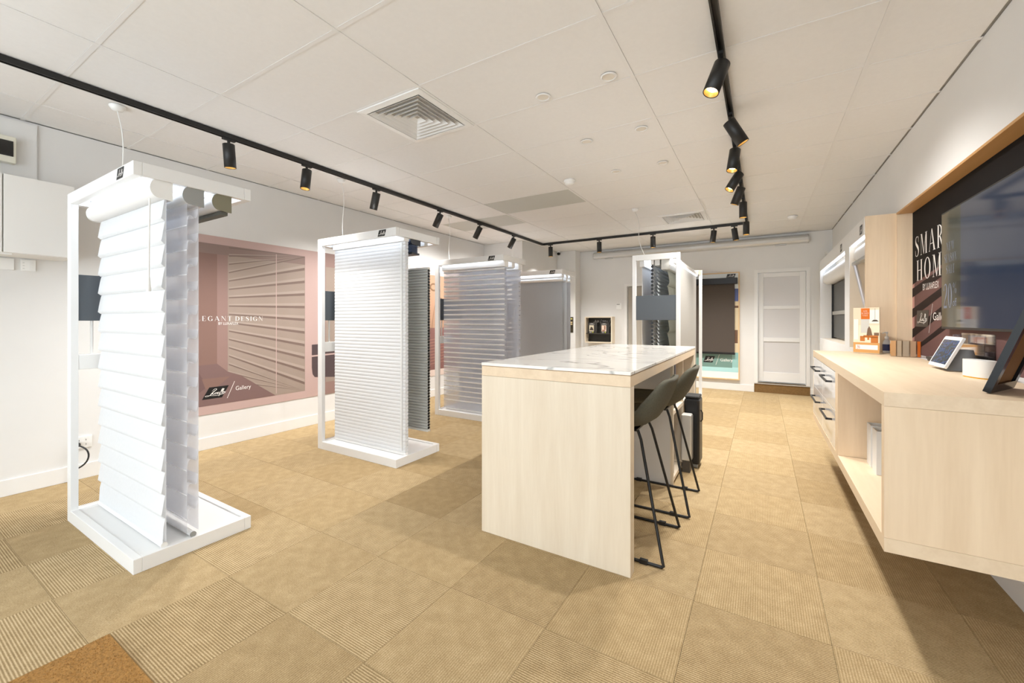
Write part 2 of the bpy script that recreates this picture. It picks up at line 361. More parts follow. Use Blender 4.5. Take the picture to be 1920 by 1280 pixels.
# ---- walls
wl = structure(box('wall_left', (XL-.15, YF, 0, XL, 6.73, H), WHITE))
structure(box('wall_rear_left', (XL-.15, 6.73, 0, -3.84, 6.88, H), WHITE))
structure(box('wall_recess', (-3.99, 6.88, 0, -3.84, YR+.15, H), WHITE))
structure(box('wall_column', (-3.84, 8.27, 0, -3.41, YR+.15, H), WHITE))
DX0, DX1, DZ1 = -.115, .70, 2.17
wr = MB().box(-3.41, YR, 0, -2.44, YR+.15, H).box(-2.44, YR, 2.03, -1.5, YR+.15, H).box(-1.5, YR, 0, DX0, YR+.15, H).box(DX0, YR, DZ1, DX1, YR+.15, H).box(DX1, YR, 0, XR+.3, YR+.15, H)
structure(wr.build('wall_rear', WHITE))
RZ0, RZ1 = 1.0, 2.2
w = MB().box(XR, YF, RZ1, XR+.3, YR, H).box(XR, YF, 0, XR+.3, YR, RZ0).box(XR, YF, RZ0, XR+.3, 1.3, RZ1).box(1.1, 1.3, RZ0, XR+.3, 8.1, RZ1).box(XR, 8.1, RZ0, XR+.3, YR, RZ1)
structure(w.build('wall_right', WHITE))
w = MB().box(XL-.15, YF-.15, 0, XL+.25, YF, H).box(XR-.25, YF-.15, 0, XR+.3, YF, H).box(XL+.25, YF-.15, 2.62, XR-.25, YF, H)
structure(w.build('wall_front', WHITE))
win = structure(MB().box(XL+.25, YF-.1, 0, XR-.25, YF-.04, .1).box(-1.9, YF-.1, .1, -1.84, YF-.04, 2.62).box(XL+.25, YF-.1, 2.56, XR-.25, YF-.04, 2.62).build('window_1', mat('dark_aluminium', (60, 60, 62), .4, .6)))
# ---- skirting
for nm, d in (('baseboard_left', (XL, YF, 0, XL+.014, 6.73, .12)), ('baseboard_rear_left', (XL+.014, 6.716, 0, -3.84, 6.73, .12)), ('baseboard_rear', (-1.5, YR-.014, 0, DX0-.001, YR, .12)),
              ('baseboard_column', (-3.84, 8.256, 0, -3.396, 8.27, .12)), ('baseboard_rear_right', (DX1+.001, YR-.014, 0, XR, YR, .12)), ('baseboard_right', (XR-.014, YF, 0, XR, 4.74, .12))):
    structure(box(nm, d, SATIN, bevel=.003))
# ---- proud panel over the cabinet, ledge in the rear corner
structure(box('trim_1', (XL, YF, 2.3, XL+.018, .82, 2.75), WHITE))
structure(box('trim_2', (.9, YR-.12, 2.36, XR, YR, 2.4), WHITE))
# ---- doors
d1 = structure(MB().box(DX0, YR-.012, .165, DX0+.055, YR+.12, DZ1).box(DX1-.055, YR-.012, .165, DX1, YR+.12, DZ1).box(DX0+.055, YR-.012, DZ1-.055, DX1-.055, YR+.12, DZ1).build('door_1', SATIN))
lx0, lx1, ly = DX0+.058, DX1-.058, YR+.07
MB().box(lx0, ly, .19, lx0+.085, ly+.04, 2.11).box(lx1-.085, ly, .19, lx1, ly+.04, 2.11).build('stile', SATIN, d1, bevel=.003)
for z0, z1 in ((.19, .36), (.9, .97), (1.475, 1.53), (2.04, 2.11)): box('rail', (lx0+.085, ly, z0, lx1-.085, ly+.04, z1), SATIN, d1, .003)
FROST = mat('frosted_glass', (214, 212, 212), .35)
for z0, z1 in ((.36, .9), (.97, 1.475), (1.53, 2.04)): box('pane', (lx0+.085, ly+.018, z0, lx1-.085, ly+.026, z1), FROST, d1)
structure(box('trim_3', (DX0+.001, YR+.002, 0, DX1-.001, YR+.25, .15), mat('brown_step_carpet', (126, 96, 56), .95, var=.15, vs=60)))
structure(box('trim_4', (DX0+.001, YR-.01, .15, DX1-.001, YR+.03, .164), STEEL))
structure(box('wall_lobby', (DX0-.1, YR+.3, 0, DX1+.2, YR+.36, H), WHITE))
d2 = structure(MB().box(-2.44, YR-.012, 0, -2.385, YR+.12, 2.03).box(-1.555, YR-.012, 0, -1.5, YR+.12, 2.03).box(-2.385, YR-.012, 1.975, -1.555, YR+.12, 2.03).build('door_2', SATIN))
SLATS = [mat('vertical_slat_a', (176, 168, 156), .8), mat('vertical_slat_b', (206, 198, 184), .8)]
for k in range(9):
    x = -2.375+.09*k
    MB().add([(x, YR+.06, .03), (x+.085, YR+.085, .03), (x+.085, YR+.085, 1.96), (x, YR+.06, 1.96), (x, YR+.063, .03), (x+.085, YR+.088, .03), (x+.085, YR+.088, 1.96), (x, YR+.063, 1.96)], [(0, 1, 2, 3), (7, 6, 5, 4), (0, 4, 5, 1), (3, 2, 6, 7), (0, 3, 7, 4), (1, 5, 6, 2)]).build('slat', SLATS[k % 2], d2)
structure(box('wall_office', (-2.7, YR+.3, 0, -1.2, YR+.36, H), mat('office_wall', (150, 142, 130), .8)))
# ---- ceiling
ceil = structure(box('ceiling', (XL-.15, YF-.15, H+.016, XR+.3, YR+.15, H+.12), mat('ceiling_void', (190, 186, 180), .9)))
GX = [XL, -4.275, -3.075, -1.875, -.675, .525, XR]
GY = [YF]+[3.151+.6*k for k in range(-9, 9)]+[YR]
GREYT = mat('grey_ceiling_panel', (196, 197, 192), .6)
def ctile(x0, y0, x1, y1, m=CEILW, nm='ceiling_tile'):
    return box(nm, (x0+.0125, y0+.0125, H+.004, x1-.0125, y1-.0125, H+.016), m, ceil)
for a in range(6):
    for b in range(len(GY)-1):
        x0, x1, y0, y1 = GX[a], GX[a+1], GY[b], GY[b+1]; yc = (y0+y1)/2
        if y0 > 6.74 and x1 < -3.8: continue
        if a == 2 and abs(yc-2.251) < .1: ctile(x0, y0, -2.475, y1); continue
        if a == 3 and abs(yc-6.451) < .1: ctile(x0, y0, -1.275, y1); continue
        m = GREYT if (a == 2 and abs(yc-4.651) < .1) or (a == 1 and abs(yc-5.251) < .1) else CEILW
        t = ctile(x0, y0, x1, y1, m)
        if m is GREYT: t['label'] = 'grey metal ceiling panel'
for x in GX[1:-1]: box('grid_bar', (x-.012, YF, H, x+.012, YR, H+.004), GRIDW, ceil)
for y in GY[1:-1]: box('grid_bar', (XL, y-.012, H+.0018, XR, y+.012, H+.004), GRIDW, ceil)
for x, y0, y1 in ((-2.475, 1.951, 2.551), (-1.275, 6.151, 6.751)): box('grid_bar', (x-.012, y0, H, x+.012, y1, H+.004), GRIDW, ceil)

# ================================================================== DISPLAY STANDS
def stand(x, y, n, label):
    t = thing('display_stand', label, 'display stand', (x, y, 0), 0, 'white blind display stands')
    B = lambda nm, *d: MB().box(*d).build(nm, STANDW, t, False, bevel=.0025)
    L, D, Z = 1.1, .56, 2.085
    B('post', 0, 0, 0, .065, .037, Z); B('post', 0, D-.037, 0, .065, D, Z)
    for z0, z1, nm in ((0, .075, 'base_rail'), (2.015, Z, 'top_rail')):
        B(nm, .065, 0, z0, L, .037, z1); B(nm, .065, D-.037, z0, L, D, z1)
        B(nm, 0, .037, z0, .065, D-.037, z1); B(nm, L-.04, .037, z0, L, D-.037, z1)
    B('base_deck', .066, .038, 0.002, L-.041, D-.038, .068)
    B('top_deck', .066, .038, 2.05, L-.041, D-.038, 2.07)
    for yy in (.039, .178, .335, .47):
        MB().box(.09, yy, 2.041, 1.04, yy+.017, 2.049).build('led_strip', LED, t, False)
    pl = Plane((x, y, 0), (1, 0, 0), (0, -1, 0)); brand_mark(pl, .87, 2.022, .11, .056, t)
    return t
stand(-3.80, .793, 0, 'white open display stand carrying the wide-fold white roman shade')
stand(-3.80, 2.535, 1, 'white open display stand carrying the white honeycomb blind')
stand(-3.80, 4.265, 2, 'white open display stand carrying the sheer banded shade')
stand(-3.80, 6.01, 3, 'white open display stand carrying the plain grey roller blind')
def stand_screen(x, y, label):
    t = thing('display_screen', label, 'screen', (x+.0325, y+.28, .963), 0, 'screens in the display stands')
    MB().box(x+.012, y+.04, 1.277, x+.05, y+.52, 1.573).build('screen_panel', SCREEN, t, bevel=.003)
    MB().tube([(x+.03, y+.105, 1.06), (x+.03, y+.105, 1.277)], .008).build('cable_pole', PLASTIC, t)
    MB().box(x+.006, y+.0375, .963, x+.06, y+.29, 1.06).build('media_box', PLASTIC, t, bevel=.003)
stand_screen(-3.80, .793, 'grey screen in the stand behind the wide-fold white roman shade')
stand_screen(-3.80, 2.535, 'grey screen in the stand behind the white honeycomb blind')
stand_screen(-3.80, 4.265, 'grey screen in the stand behind the sheer banded shade')
stand_screen(-3.80, 6.01, 'grey screen in the stand behind the plain grey roller blind')

# ---- power leads from the ceiling
def lead(x, y, x2, y2, z2, label, sway=.012):
    t = thing('power_lead', label, 'cable', (x, y, z2), 0, 'white leads from ceiling to stands')
    MB().lathe([(.045, H), (.045, H-.008), (.03, H-.03), (.008, H-.036)], (x, y, 0), 20).build('ceiling_rose', PLASTIC, t)
    pts = []
    for k in range(13):
        q = k/12; pts.append((x+(x2-x)*q+sway*math.sin(q*PI*2.2), y+(y2-y)*q+sway*math.sin(q*PI*1.6), H-.034+(z2-H+.034)*q))
    MB().tube(pts, .0035, 6).build('cord', PLASTIC, t)
lead(-3.834, 1.042, -3.765, 1.07, 2.0855, 'white lead dropping to the stand of the wide-fold roman shade')
lead(-3.813, 2.818, -3.765, 2.815, 2.0855, 'white lead dropping to the stand of the white honeycomb blind')
lead(-3.835, 4.594, -3.765, 4.545, 2.0855, 'white lead dropping to the stand of the sheer banded shade')
lead(-3.83, 6.32, -3.765, 6.29, 2.0855, 'white lead dropping to the stand of the grey roller blind')
lead(-1.455, 5.599, -1.25, 5.222, 2.0865, 'white lead dropping to the stand behind the marble island', .02)

# ---- stand 1: wide-fold roman shade
BX0, BX1 = -3.71, -2.718
def cap_profile(y0, y1, z0, z1):
    c = []; r = (z1-z0)/2; zc = (z0+z1)/2
    for k in range(13): a = PI/2+PI*k/12; c.append((y0+r*.8+r*.8*math.cos(a), zc+r*math.sin(a)))
    return c+[(y1, z0-.004), (y1-.0, z1)]
def headbox(t, y0, y1, z0, z1, x0, x1, capm):
    p = cap_profile(y0, y1, z0, z1)
    hb = MB().prism(p, 'x', x0, x1, True).build('headbox', SATIN, t)
    for xa, xb in ((x0-.006, x0), (x1, x1+.006)): MB().prism([(a*1+0, b) for a, b in cap_profile(y0-.003, y1+.003, z0-.003, z1+.003)], 'x', xa, xb).build('end_cap', capm, hb)
t = thing('roman_shade', 'white roman shade with wide soft folds on the stand nearest the doormat', 'blind', (-3.21, .92, .07))
headbox(t, .866, .958, 1.926, 2.02, BX0-.02, BX1, PLASTIC)
MB().box(BX0-.01, .885, 2.02, BX1-.01, .94, 2.0495).build('mounting_rail', STANDW, t)
NF = 14; ZT, ZB = 1.93, .225; P = (ZT-ZB)/NF
prof = []
for k in range(11):
    q = k/10; bul = .019*q**.8 if q < .95 else .004
    prof.append((.93-bul, -q*P))
fold0 = None
for k in range(NF):
    m = MB().strip([(y, ZT-k*P+z) for y, z in prof], 'x', BX0, BX1).strip([(.934, ZT-k*P), (.934, ZT-(k+1)*P)], 'x', BX0, BX1)
    m.build('fold', SHADEW, t)
MB().strip([(.93, ZB), (.922, ZB-.04), (.918, .1)], 'x', BX0, BX1).strip([(.934, ZB), (.934, .1)], 'x', BX0, BX1).build('hem', SHADEW, t)
MB().tube([(BX0, .926, .0855), (BX1, .926, .0855)], .0155, 14).build('bottom_bar', SATIN, t)
MB().tube([(BX1-.03, .874, 1.92), (BX1-.032, .872, 1.7), (BX1-.03, .87, 1.5)], .0045, 6).lathe([(.004, 1.51), (.006, 1.5), (.011, 1.44), (.009, 1.432)], (BX1-.03, .87, 0), 12).build('cord_wand', PLASTIC, t)

# ---- stand 1: translucent shade with curved vanes
def vane_shade(name, label, yf, yb, z0, z1, n, x0, x1, hb=None, bar=.015, vm=VANE, capm=GREYP, sm=SHEER, cover=.7, flat=False, sb=None, edge=None):
    t = thing(name, label, 'blind', ((x0+x1)/2, (yf+yb)/2, z0-2*bar))
    if hb: headbox(t, *hb, x0-.02, x1, capm)
    p = (z1-z0-.06)/n
    for k in range(n):
        zt = z1-k*p; pr = []
        for j in range(11):
            q = j/10; pr.append((yb-.002-(yb-yf-.004)*(.5-.5*math.cos(q*PI)) if True else 0, zt-p*(.12+cover*q)-.26*cover*p*math.sin(q*2*PI)))
        if flat: pr = [(yf-.0015, zt-.1*p), (yf-.0015, zt-.38*p), (yf+.012, zt-.44*p), (yb-.004, zt-.5*p)]
        vo = MB().strip(pr, 'x', x0, x1-.002).build('vane', vm, t)
        if edge: MB().strip([(yf-.0015, zt-p*.86), (yf-.0015, zt-p*.86-.007)], 'x', x0, x1-.002).build('vane_edge_highlight', edge, vo)  # white strips imitate the highlight line along each vane's front edge
    MB().add([(x0, yf, z0), (x1, yf, z0), (x1, yf, z1), (x0, yf, z1)], [(0, 1, 2, 3)]).build('front_sheer', sm, t)
    MB().add([(x0, yb, z0), (x1, yb, z0), (x1, yb, z1), (x0, yb, z1)], [(0, 1, 2, 3)]).build('back_sheer', sb or sm, t)
    br = MB().tube([(x0, (yf+yb)/2, z0-bar+.002), (x1, (yf+yb)/2, z0-bar+.002)], bar, 14).build('bottom_bar', SATIN, t)
    MB().tube([(x1, (yf+yb)/2, z0-bar+.002), (x1+.004, (yf+yb)/2, z0-bar+.002)], bar+.001, 14).build('end_plug', GREYP, br)
    return t
BAND = cloth('white_band_fabric', (250, 250, 252), 1, .15); THIN = cloth('thin_sheer', (205, 208, 217), .46, .45); THIN1 = cloth('soft_sheer', (230, 232, 238), .4, .5); DENSE = cloth('backing_sheer', (224, 225, 230), .85, .5)  # thin_sheer is tinted darker to imitate shade between the two layers
VANE2 = cloth('pale_grey_vane_fabric', (240, 241, 245), .95, .5)
SHEER2 = cloth('dense_sheer', (222, 224, 230), .6, .55)
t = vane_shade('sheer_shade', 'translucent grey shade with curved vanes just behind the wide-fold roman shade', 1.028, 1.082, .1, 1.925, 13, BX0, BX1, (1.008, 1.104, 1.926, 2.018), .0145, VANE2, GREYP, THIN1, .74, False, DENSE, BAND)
MB().box(BX0, 1.03, 2.018, BX1-.01, 1.085, 2.0495).build('mounting_rail', STANDW, t)
t = thing('rolled_blind', 'rolled up shade with an olive grey end cap beside the translucent shade', 'blind', (-3.21, 1.2, 1.9))
headbox(t, 1.15, 1.246, 1.926, 2.016, BX0-.02, BX1, OLIVEP)
MB().box(BX0, 1.17, 2.016, BX1-.01, 1.225, 2.0495).build('mounting_rail', STANDW, t)
MB().box(BX0, 1.195, 1.902, BX1-.01, 1.235, 1.921).build('bottom_bar', mat('dark_olive_fabric', (92, 92, 84), .7), t)

# ---- stand 2: honeycomb blinds
def honeycomb(t, y0, y1, z0, z1, n, x0, x1, m, core=None, name='pleats', wst=.83):
    p = (z1-z0)/n; yc = (y0+y1)/2; hw = (y1-y0)/2; mb = MB()
    f = [];  b = []
    for k in range(n):
        za = z0+k*p; f += [(yc-hw*wst, za), (y0, za+p*.3), (y0, za+p*.7)]; b += [(yc+hw*wst, za), (y1, za+p*.3), (y1, za+p*.7)]
    f.append((yc-hw*wst, z1)); b.append((yc+hw*wst, z1))
    mb.strip(f, 'x', x0, x1, False).strip(b, 'x', x0, x1, False)
    o = mb.build(name, m, t); o['kind'] = 'stuff'
    cm = MB()
    for k in range(n):
        za = z0+k*p; s = .84 if core else 1.0
        pts = [(yc-hw*.3*s, za+p*.06), (yc+hw*.3*s, za+p*.06), (yc+hw*s, za+p*.32), (yc+hw*s, za+p*.68), (yc+hw*.3*s, za+p*.94), (yc-hw*.3*s, za+p*.94), (yc-hw*s, za+p*.68), (yc-hw*s, za+p*.32)]
        for xx in (x0+.001, x1-.001): cm.add([(xx, a, b_) for a, b_ in pts], [tuple(range(8))])
    o2 = cm.build('cell_ends', core or m, o); o2['kind'] = 'stuff'
t = thing('honeycomb_blind', 'white honeycomb blind with narrow pleats hanging on its stand', 'blind', (-3.21, 2.68, .07))
MB().box(BX0-.02, 2.65, 1.985, BX1, 2.71, 2.0495).build('headrail', SATIN, t, bevel=.006)
honeycomb(t, 2.662, 2.698, .095, 1.985, 58, BX0, BX1, SHADEW)
MB().box(BX0, 2.665, .0705, BX1, 2.695, .095).build('bottom_rail', SATIN, t, bevel=.004)
MB().box(BX1-.055, 2.654, .11, BX1-.035, 2.661, 1.98).build('cord_cover', cloth('cord_white', (244, 244, 244)), t)
NAVY = mat('navy_fabric', (54, 68, 96), .6); NAVYK = mat('navy_black', (22, 26, 36), .4)
t = thing('raised_blind', 'pulled up navy blue blind beside the white honeycomb blind', 'blind', (-3.21, 2.79, 1.878))
MB().box(BX0, 2.745, 2.03, BX1-.01, 2.83, 2.0495).build('mounting_rail', STANDW, t)
MB().prism(cap_profile(2.735, 2.85, 1.975, 2.03), 'x', BX0, BX1-.008, True).build('headbox', NAVY, t)
MB().prism(cap_profile(2.73, 2.855, 1.97, 2.032), 'x', BX1-.008, BX1).build('end_cap', NAVYK, t)
for k in range(5): MB().box(BX0, 2.75, 1.899+.014*k, BX1-.006, 2.825, 1.899+.014*k+.0125).build('pleat', NAVY, t, bevel=.005)
MB().box(BX0, 2.742, 1.88, BX1, 2.84, 1.897).build('bottom_rail', NAVYK, t)
t = thing('grey_honeycomb_blind', 'grey honeycomb blind lowered from the top on thin cords', 'blind', (-3.21, 2.97, .218))
PALE = mat('pale_rail', (214, 212, 206), .4)
MB().box(BX0-.02, 2.94, 1.985, BX1-.03, 2.985, 2.0495).build('headrail', PALE, t, bevel=.004)
for x in (BX0+.2, BX1-.25): MB().tube([(x, 2.965, 1.785), (x, 2.965, 1.985)], .002, 5).build('lift_cord', PLASTIC, t)
MB().box(BX0, 2.948, 1.765, BX1, 2.984, 1.785).build('top_rail', PALE, t, bevel=.003)
honeycomb(t, 2.948, 2.984, .24, 1.765, 56, BX0, BX1, mat('grey_pleat', (190, 190, 186), .8), BLKP, wst=.4)
MB().box(BX0, 2.946, .218, BX1+.002, 2.986, .24).build('bottom_rail', PALE, t, bevel=.003)

# ---- stand 3: sheer banded shades
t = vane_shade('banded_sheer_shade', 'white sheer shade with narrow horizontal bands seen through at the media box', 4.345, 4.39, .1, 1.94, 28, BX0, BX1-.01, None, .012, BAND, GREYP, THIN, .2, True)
MB().box(BX0-.02, 4.327, 1.945, BX1, 4.42, 2.0495).build('headbox', SATIN, t, bevel=.008)
t = vane_shade('white_sheer_shade', 'plain white sheer shade hanging behind the banded sheer shade', 4.685, 4.73, .1, 1.94, 28, BX0, BX1-.005, None, .012)
MB().box(BX0-.02, 4.67, 1.94, BX1, 4.75, 2.0495).build('headbox', SATIN, t, bevel=.008)
t = thing('raised_sheer_shade', 'rolled up white shade between the two sheer shades', 'blind', (-3.21, 4.54, 1.94))
MB().box(BX0-.02, 4.5, 1.95, BX1, 4.58, 2.0495).build('headbox', SATIN, t, bevel=.008)
MB().box(BX0, 4.52, 1.935, BX1-.01, 4.555, 1.949).build('bottom_rail', SATIN, t, bevel=.004)
# ---- stand 4: roller blinds
def roller(name, label, y, z0, zt, m, x0=BX0, x1=BX1-.01, cass=True):
    t = thing(name, label, 'blind', ((x0+x1)/2, y, z0-.02))
    if cass: MB().box(x0-.015, y-.03, 1.965, x1+.005, y+.035, 2.0495).build('cassette', SATIN, t, bevel=.008)
    MB().tube([(x0, y-.01, zt), (x1, y-.01, zt)], .028, 16).build('roller_tube', SATIN, t)
    MB().box(x0+.015, y+.0165, z0, x1-.015, y+.0185, zt).build('fabric', m, t)
    MB().box(x0+.012, y+.006, z0-.02, x1-.012, y+.028, z0).build('bottom_bar', PALE, t, bevel=.004)
    return t
GREYF = cloth('grey_screen_fabric', (186, 190, 195), 1, .1)
roller('grey_roller_blind', 'plain mid grey roller blind pulled down on its stand', 6.1, .095, 1.93, GREYF)
roller('white_roller_blind', 'white roller blind directly behind the plain grey roller blind', 6.26, .095, 1.93, SHADEW)
roller('pale_roller_blind', 'pale grey roller blind at the back of the grey roller blind stand', 6.42, .095, 1.93, cloth('pale_grey_fabric', (212, 212, 214)))

# ---- stand behind the island (two ended)
SX0, SX1, SY0, SY1 = -1.385, -.825, 5.2, 7.32
t = thing('double_display_stand', 'long white double ended display stand behind the marble topped island', 'display stand', (-1.105, 6.26, 0))
for y in (SY0, SY1-.037):
    for x in (SX0, SX1-.045): box('post', (x, y, 0, x+.045, y+.037, 2.085), STANDW, t, .0025)
    box('top_rail', (SX0+.045, y, 2.015, SX1-.045, y+.037, 2.085), STANDW, t, .0025)
    box('base_rail', (SX0+.045, y, 0, SX1-.045, y+.037, .075), STANDW, t, .0025)
for x in (SX0, SX1-.045): box('base_rail', (x, SY0+.037, 0, x+.045, SY1-.037, .075), STANDW, t, .0025)
box('base_deck', (SX0+.046, SY0+.038, .002, SX1-.046, SY1-.038, .066), STANDW, t)
box('top_deck', (SX0+.05, SY0+.038, 2.03, SX1-.1, SY1-.038, 2.05), STANDW, t)
box('end_plate', (SX1-.046, SY1-.0415, 2.02, SX1, SY1-.0373, 2.085), mat('plate_timber', (236, 206, 160), .5), t)
for x in (-1.257, -1.212, -.95): box('led_strip', (x, 5.3, 2.021, x+.02, 7.2, 2.0295), LEDS, t)
t = thing('display_screen', 'grey screen framed in the near end of the double ended stand', 'screen', (-1.105, 5.2, 1.277), 0, 'screens in the display stands')
box('screen_panel', (SX0+.046, 5.205, 1.28, SX1-.046, 5.235, 1.58), SCREEN, t, .003)
t = thing('white_panel_blind', 'flat white roller blind at the far side of the double ended stand', 'blind', (-1.29, 6.25, .09))
MB().box(-1.32, 5.3, 1.95, -1.262, 7.2, 2.0285).build('headbox', SATIN, t, bevel=.006)
MB().box(-1.292, 5.31, .11, -1.289, 7.19, 1.95).build('fabric', SHADEW, t)
MB().box(-1.3, 5.31, .09, -1.281, 7.19, .11).build('bottom_bar', PALE, t)
t = thing('black_cell_blind', 'white honeycomb blind with black lined cells in the double ended stand', 'blind', (-1.17, 6.25, .09))
MB().box(-1.185, 5.3, 1.97, -1.145, 7.2, 2.0285).build('headrail', SATIN, t, bevel=.004)
mb = MB(); cm = MB(); n = 40; p = 1.87/n
for k in range(n):
    z = .1+k*p; mb.strip([(-1.169, z), (-1.183, z+p*.5), (-1.169, z+p)], 'y', 5.31, 7.19, False).strip([(-1.163, z), (-1.149, z+p*.5), (-1.163, z+p)], 'y', 5.31, 7.19, False)
    cm.add([(-1.166, 5.309, z+.002), (-1.15, 5.309, z+p*.5-.008), (-1.15, 5.309, z+p*.5+.008), (-1.166, 5.309, z+p-.002), (-1.182, 5.309, z+p*.5+.008), (-1.182, 5.309, z+p*.5-.008)], [(0, 1, 2, 3, 4, 5)])
o = mb.build('pleats', SHADEW, t); o['kind'] = 'stuff'; o = cm.build('cell_ends', BLKP, t); o['kind'] = 'stuff'
MB().box(-1.18, 5.31, .09, -1.152, 7.19, .1).build('bottom_rail', SATIN, t)
SLATB = mat('pale_blue_slat', (236, 241, 245), .5)
t = thing('venetian_blind', 'pale slatted blind beside the black celled blind in the double ended stand', 'blind', (-1.1, 6.25, .1))
MB().box(-1.135, 5.3, 1.955, -1.075, 7.2, 2.0285).build('headrail', SATIN, t, bevel=.004)
n = 38; p = 1.8/n
for k in range(n):
    z = .13+k*p; MB().add([(-1.116, 5.32, z+.024), (-1.094, 5.32, z-.016), (-1.094, 7.18, z-.016), (-1.116, 7.18, z+.024), (-1.1165, 5.32, z+.027), (-1.0935, 5.32, z-.013), (-1.0935, 7.18, z-.013), (-1.1165, 7.18, z+.027)], [(0, 3, 2, 1), (4, 5, 6, 7), (0, 1, 5, 4), (2, 3, 7, 6), (1, 2, 6, 5), (3, 0, 4, 7)]).build('slat', SLATB, t)
MB().box(-1.128, 5.32, .1, -1.082, 7.18, .112).build('bottom_rail', SATIN, t)
OLF = cloth('olive_grey_fabric', (182, 185, 174), 1, .15)
t = thing('olive_roman_blind', 'olive grey roman blind with deep folds in the double ended stand', 'blind', (-1.0, 6.25, .1))
MB().box(-1.06, 5.3, 1.9, -.955, 7.2, 2.0285).build('headbox', PALE, t, bevel=.008)
for k in range(9):
    z = 1.9-k*.195; MB().strip([(-1.0, z), (-.985, z-.06), (-.972, z-.15), (-.985, z-.185), (-1.0, z-.195)], 'y', 5.36, 7.18).build('fold', OLF, t)
MB().box(-1.01, 5.36, .12, -.99, 7.18, .145).build('bottom_bar', PALE, t)
t = thing('pleated_curtain', 'pale sheer curtain of fine vertical pleats along the open side of the double ended stand', 'blind', (-.87, 6.1, .1))
hr = MB().box(-.9, 5.26, 1.955, -.835, 6.88, 2.0).build('headrail', SATIN, t, bevel=.004)
box('led_strip', (-.862, 5.3, 1.947, -.842, 6.86, 1.9545), LEDS, t)
for y in (5.5, 6.6): box('hanger', (-.97, y, 2.0, -.86, y+.03, 2.029), STANDW, t)
CURT = cloth('cream_pleat', (204, 200, 194), .97, .4)
n = 17; p = 1.6/n
for k in range(n):
    y = 5.27+k*p; q = [(-.872, y), (-.85, y+p*.25), (-.872, y+p*.5), (-.894, y+p*.75), (-.872, y+p)]
    MB().add([(a, b, .1) for a, b in q]+[(a, b, 1.947) for a, b in q], [(i, i+1, 6+i, 5+i) for i in range(4)], False).build('pleat', CURT, t)

# ================================================================== LIGHTING TRACKS
def track(label, p0, p1):
    t = thing('lighting_track', label, 'track', ((p0[0]+p1[0])/2, (p0[1]+p1[1])/2, H-.036))
    x0, x1 = sorted((p0[0], p1[0])); y0, y1 = sorted((p0[1], p1[1]))
    along = (y1-y0) > (x1-x0)
    if along:
        box('housing', (x0-.018, y0, H-.012, x0+.018, y1, H-.0005), BLACK, t)
        for s in (-1, 1): box('side_rail', (x0+s*.018, y0, H-.036, x0+s*.009, y1, H-.012), BLACK, t)
    else:
        box('housing', (x0, y0-.018, H-.012, x1, y0+.018, H-.0005), BLACK, t)
        for s in (-1, 1): box('side_rail', (x0, y0+s*.018, H-.036, x1, y0+s*.009, H-.012), BLACK, t)
TXL, TXR, TYR = -3.65, -.19, 7.2
track('long black lighting track over the row of white display stands', (TXL, -.6), (TXL, 7.218))
track('black lighting track along the rear wall above the headbox', (TXL+.019, TYR), (TXR-.019, TYR))
track('black lighting track between the island and the timber counter', (TXR, .9), (TXR, 7.218))
def spot(x, y, tx, ty, label, group, power=1.0, L=.165, R=.042, aim=None):
    """tx, ty: tilt of the barrel (radians) towards +x and +y; barrel hangs from the track"""
    t = thing('track_spotlight', label, 'spotlight', (x, y, H-.3), 0, group)
    dx = abs(x-TXL) < .01 or abs(x-TXR) < .01
    a = MB()
    if dx: a.box(x-.014, y-.045, H-.052, x+.014, y+.045, H-.0365)
    else: a.box(x-.045, y-.014, H-.052, x+.045, y+.014, H-.0365)
    a.build('track_adapter', BLACK, t)
    MB().tube([(x, y, H-.05), (x, y, H-.085)], .011, 10).build('neck', BLACK, t)
    M = Matrix.Rotation(tx, 3, 'Y') @ Matrix.Rotation(-ty, 3, 'X')
    M = Matrix.Rotation(-tx, 3, 'Y') @ Matrix.Rotation(ty, 3, 'X')
    piv = Vector((x, y, H-.1))
    top = Matrix.Translation(piv)
    b = MB().lathe([(.001, .02), (R-.003, .02), (R, .017), (R, -L), (R-.004, -L), (R-.006, -L+.03)], piv, 26, M).build('barrel', BLACK, t)
    MB().lathe([(R-.0045, -L+.002), (R*.62, -L+.026)], piv, 26, M, False).build('reflector', GOLD, b)
    MB().lathe([(.0005, -L+.0245), (R*.66, -L+.025), (R*.66, -L+.0265)], piv, 26, M).build('lens', LAMPG, b)
    ld = bpy.data.lights.new('spot_light', 'SPOT'); ld.energy = SPOT_W*power; ld.color = (1.0, .98, .95); ld.spot_size = math.radians(125); ld.spot_blend = 1.0; ld.shadow_soft_size = .03
    lo = bpy.data.objects.new('spot_light', ld); C.objects.link(lo); lo.parent = t
    d = M @ Vector((0, 0, -1)); lo.location = piv+d*(L+.004)-t.location
    lo.rotation_euler = d.to_track_quat('-Z', 'Y').to_euler()
GL = 'spotlights on the track over the display stands'
spot(TXL, 1.66, -.06, .1, 'black spotlight on the display stand track hanging straight with its lamp hidden', GL)
spot(TXL, 2.323, .02, -.12, 'black spotlight on the display stand track hanging straight with its lamp glowing', GL)
spot(TXL, 3.14, -.3, 0, 'black spotlight on the display stand track leaning gently to the poster wall', GL)
for yy in (4.2, 5.1, 6.1): spot(TXL, yy, -.55, 0, 'black spotlight on the display stand track tilted well towards the poster wall', GL)
GR = 'spotlights on the rear track'
for xx in (-3.48, -2.51, -1.57): spot(xx, TYR, 0, .03, 'black spotlight pointing straight down from the rear track', GR)
spot(-.643, TYR, -.12, .05, 'black spotlight on the rear track leaning slightly sideways', GR)
spot(-.36, TYR, .14, .05, 'black spotlight on the rear track closest to the track corner', GR)
GC = 'spotlights on the track beside the counter'
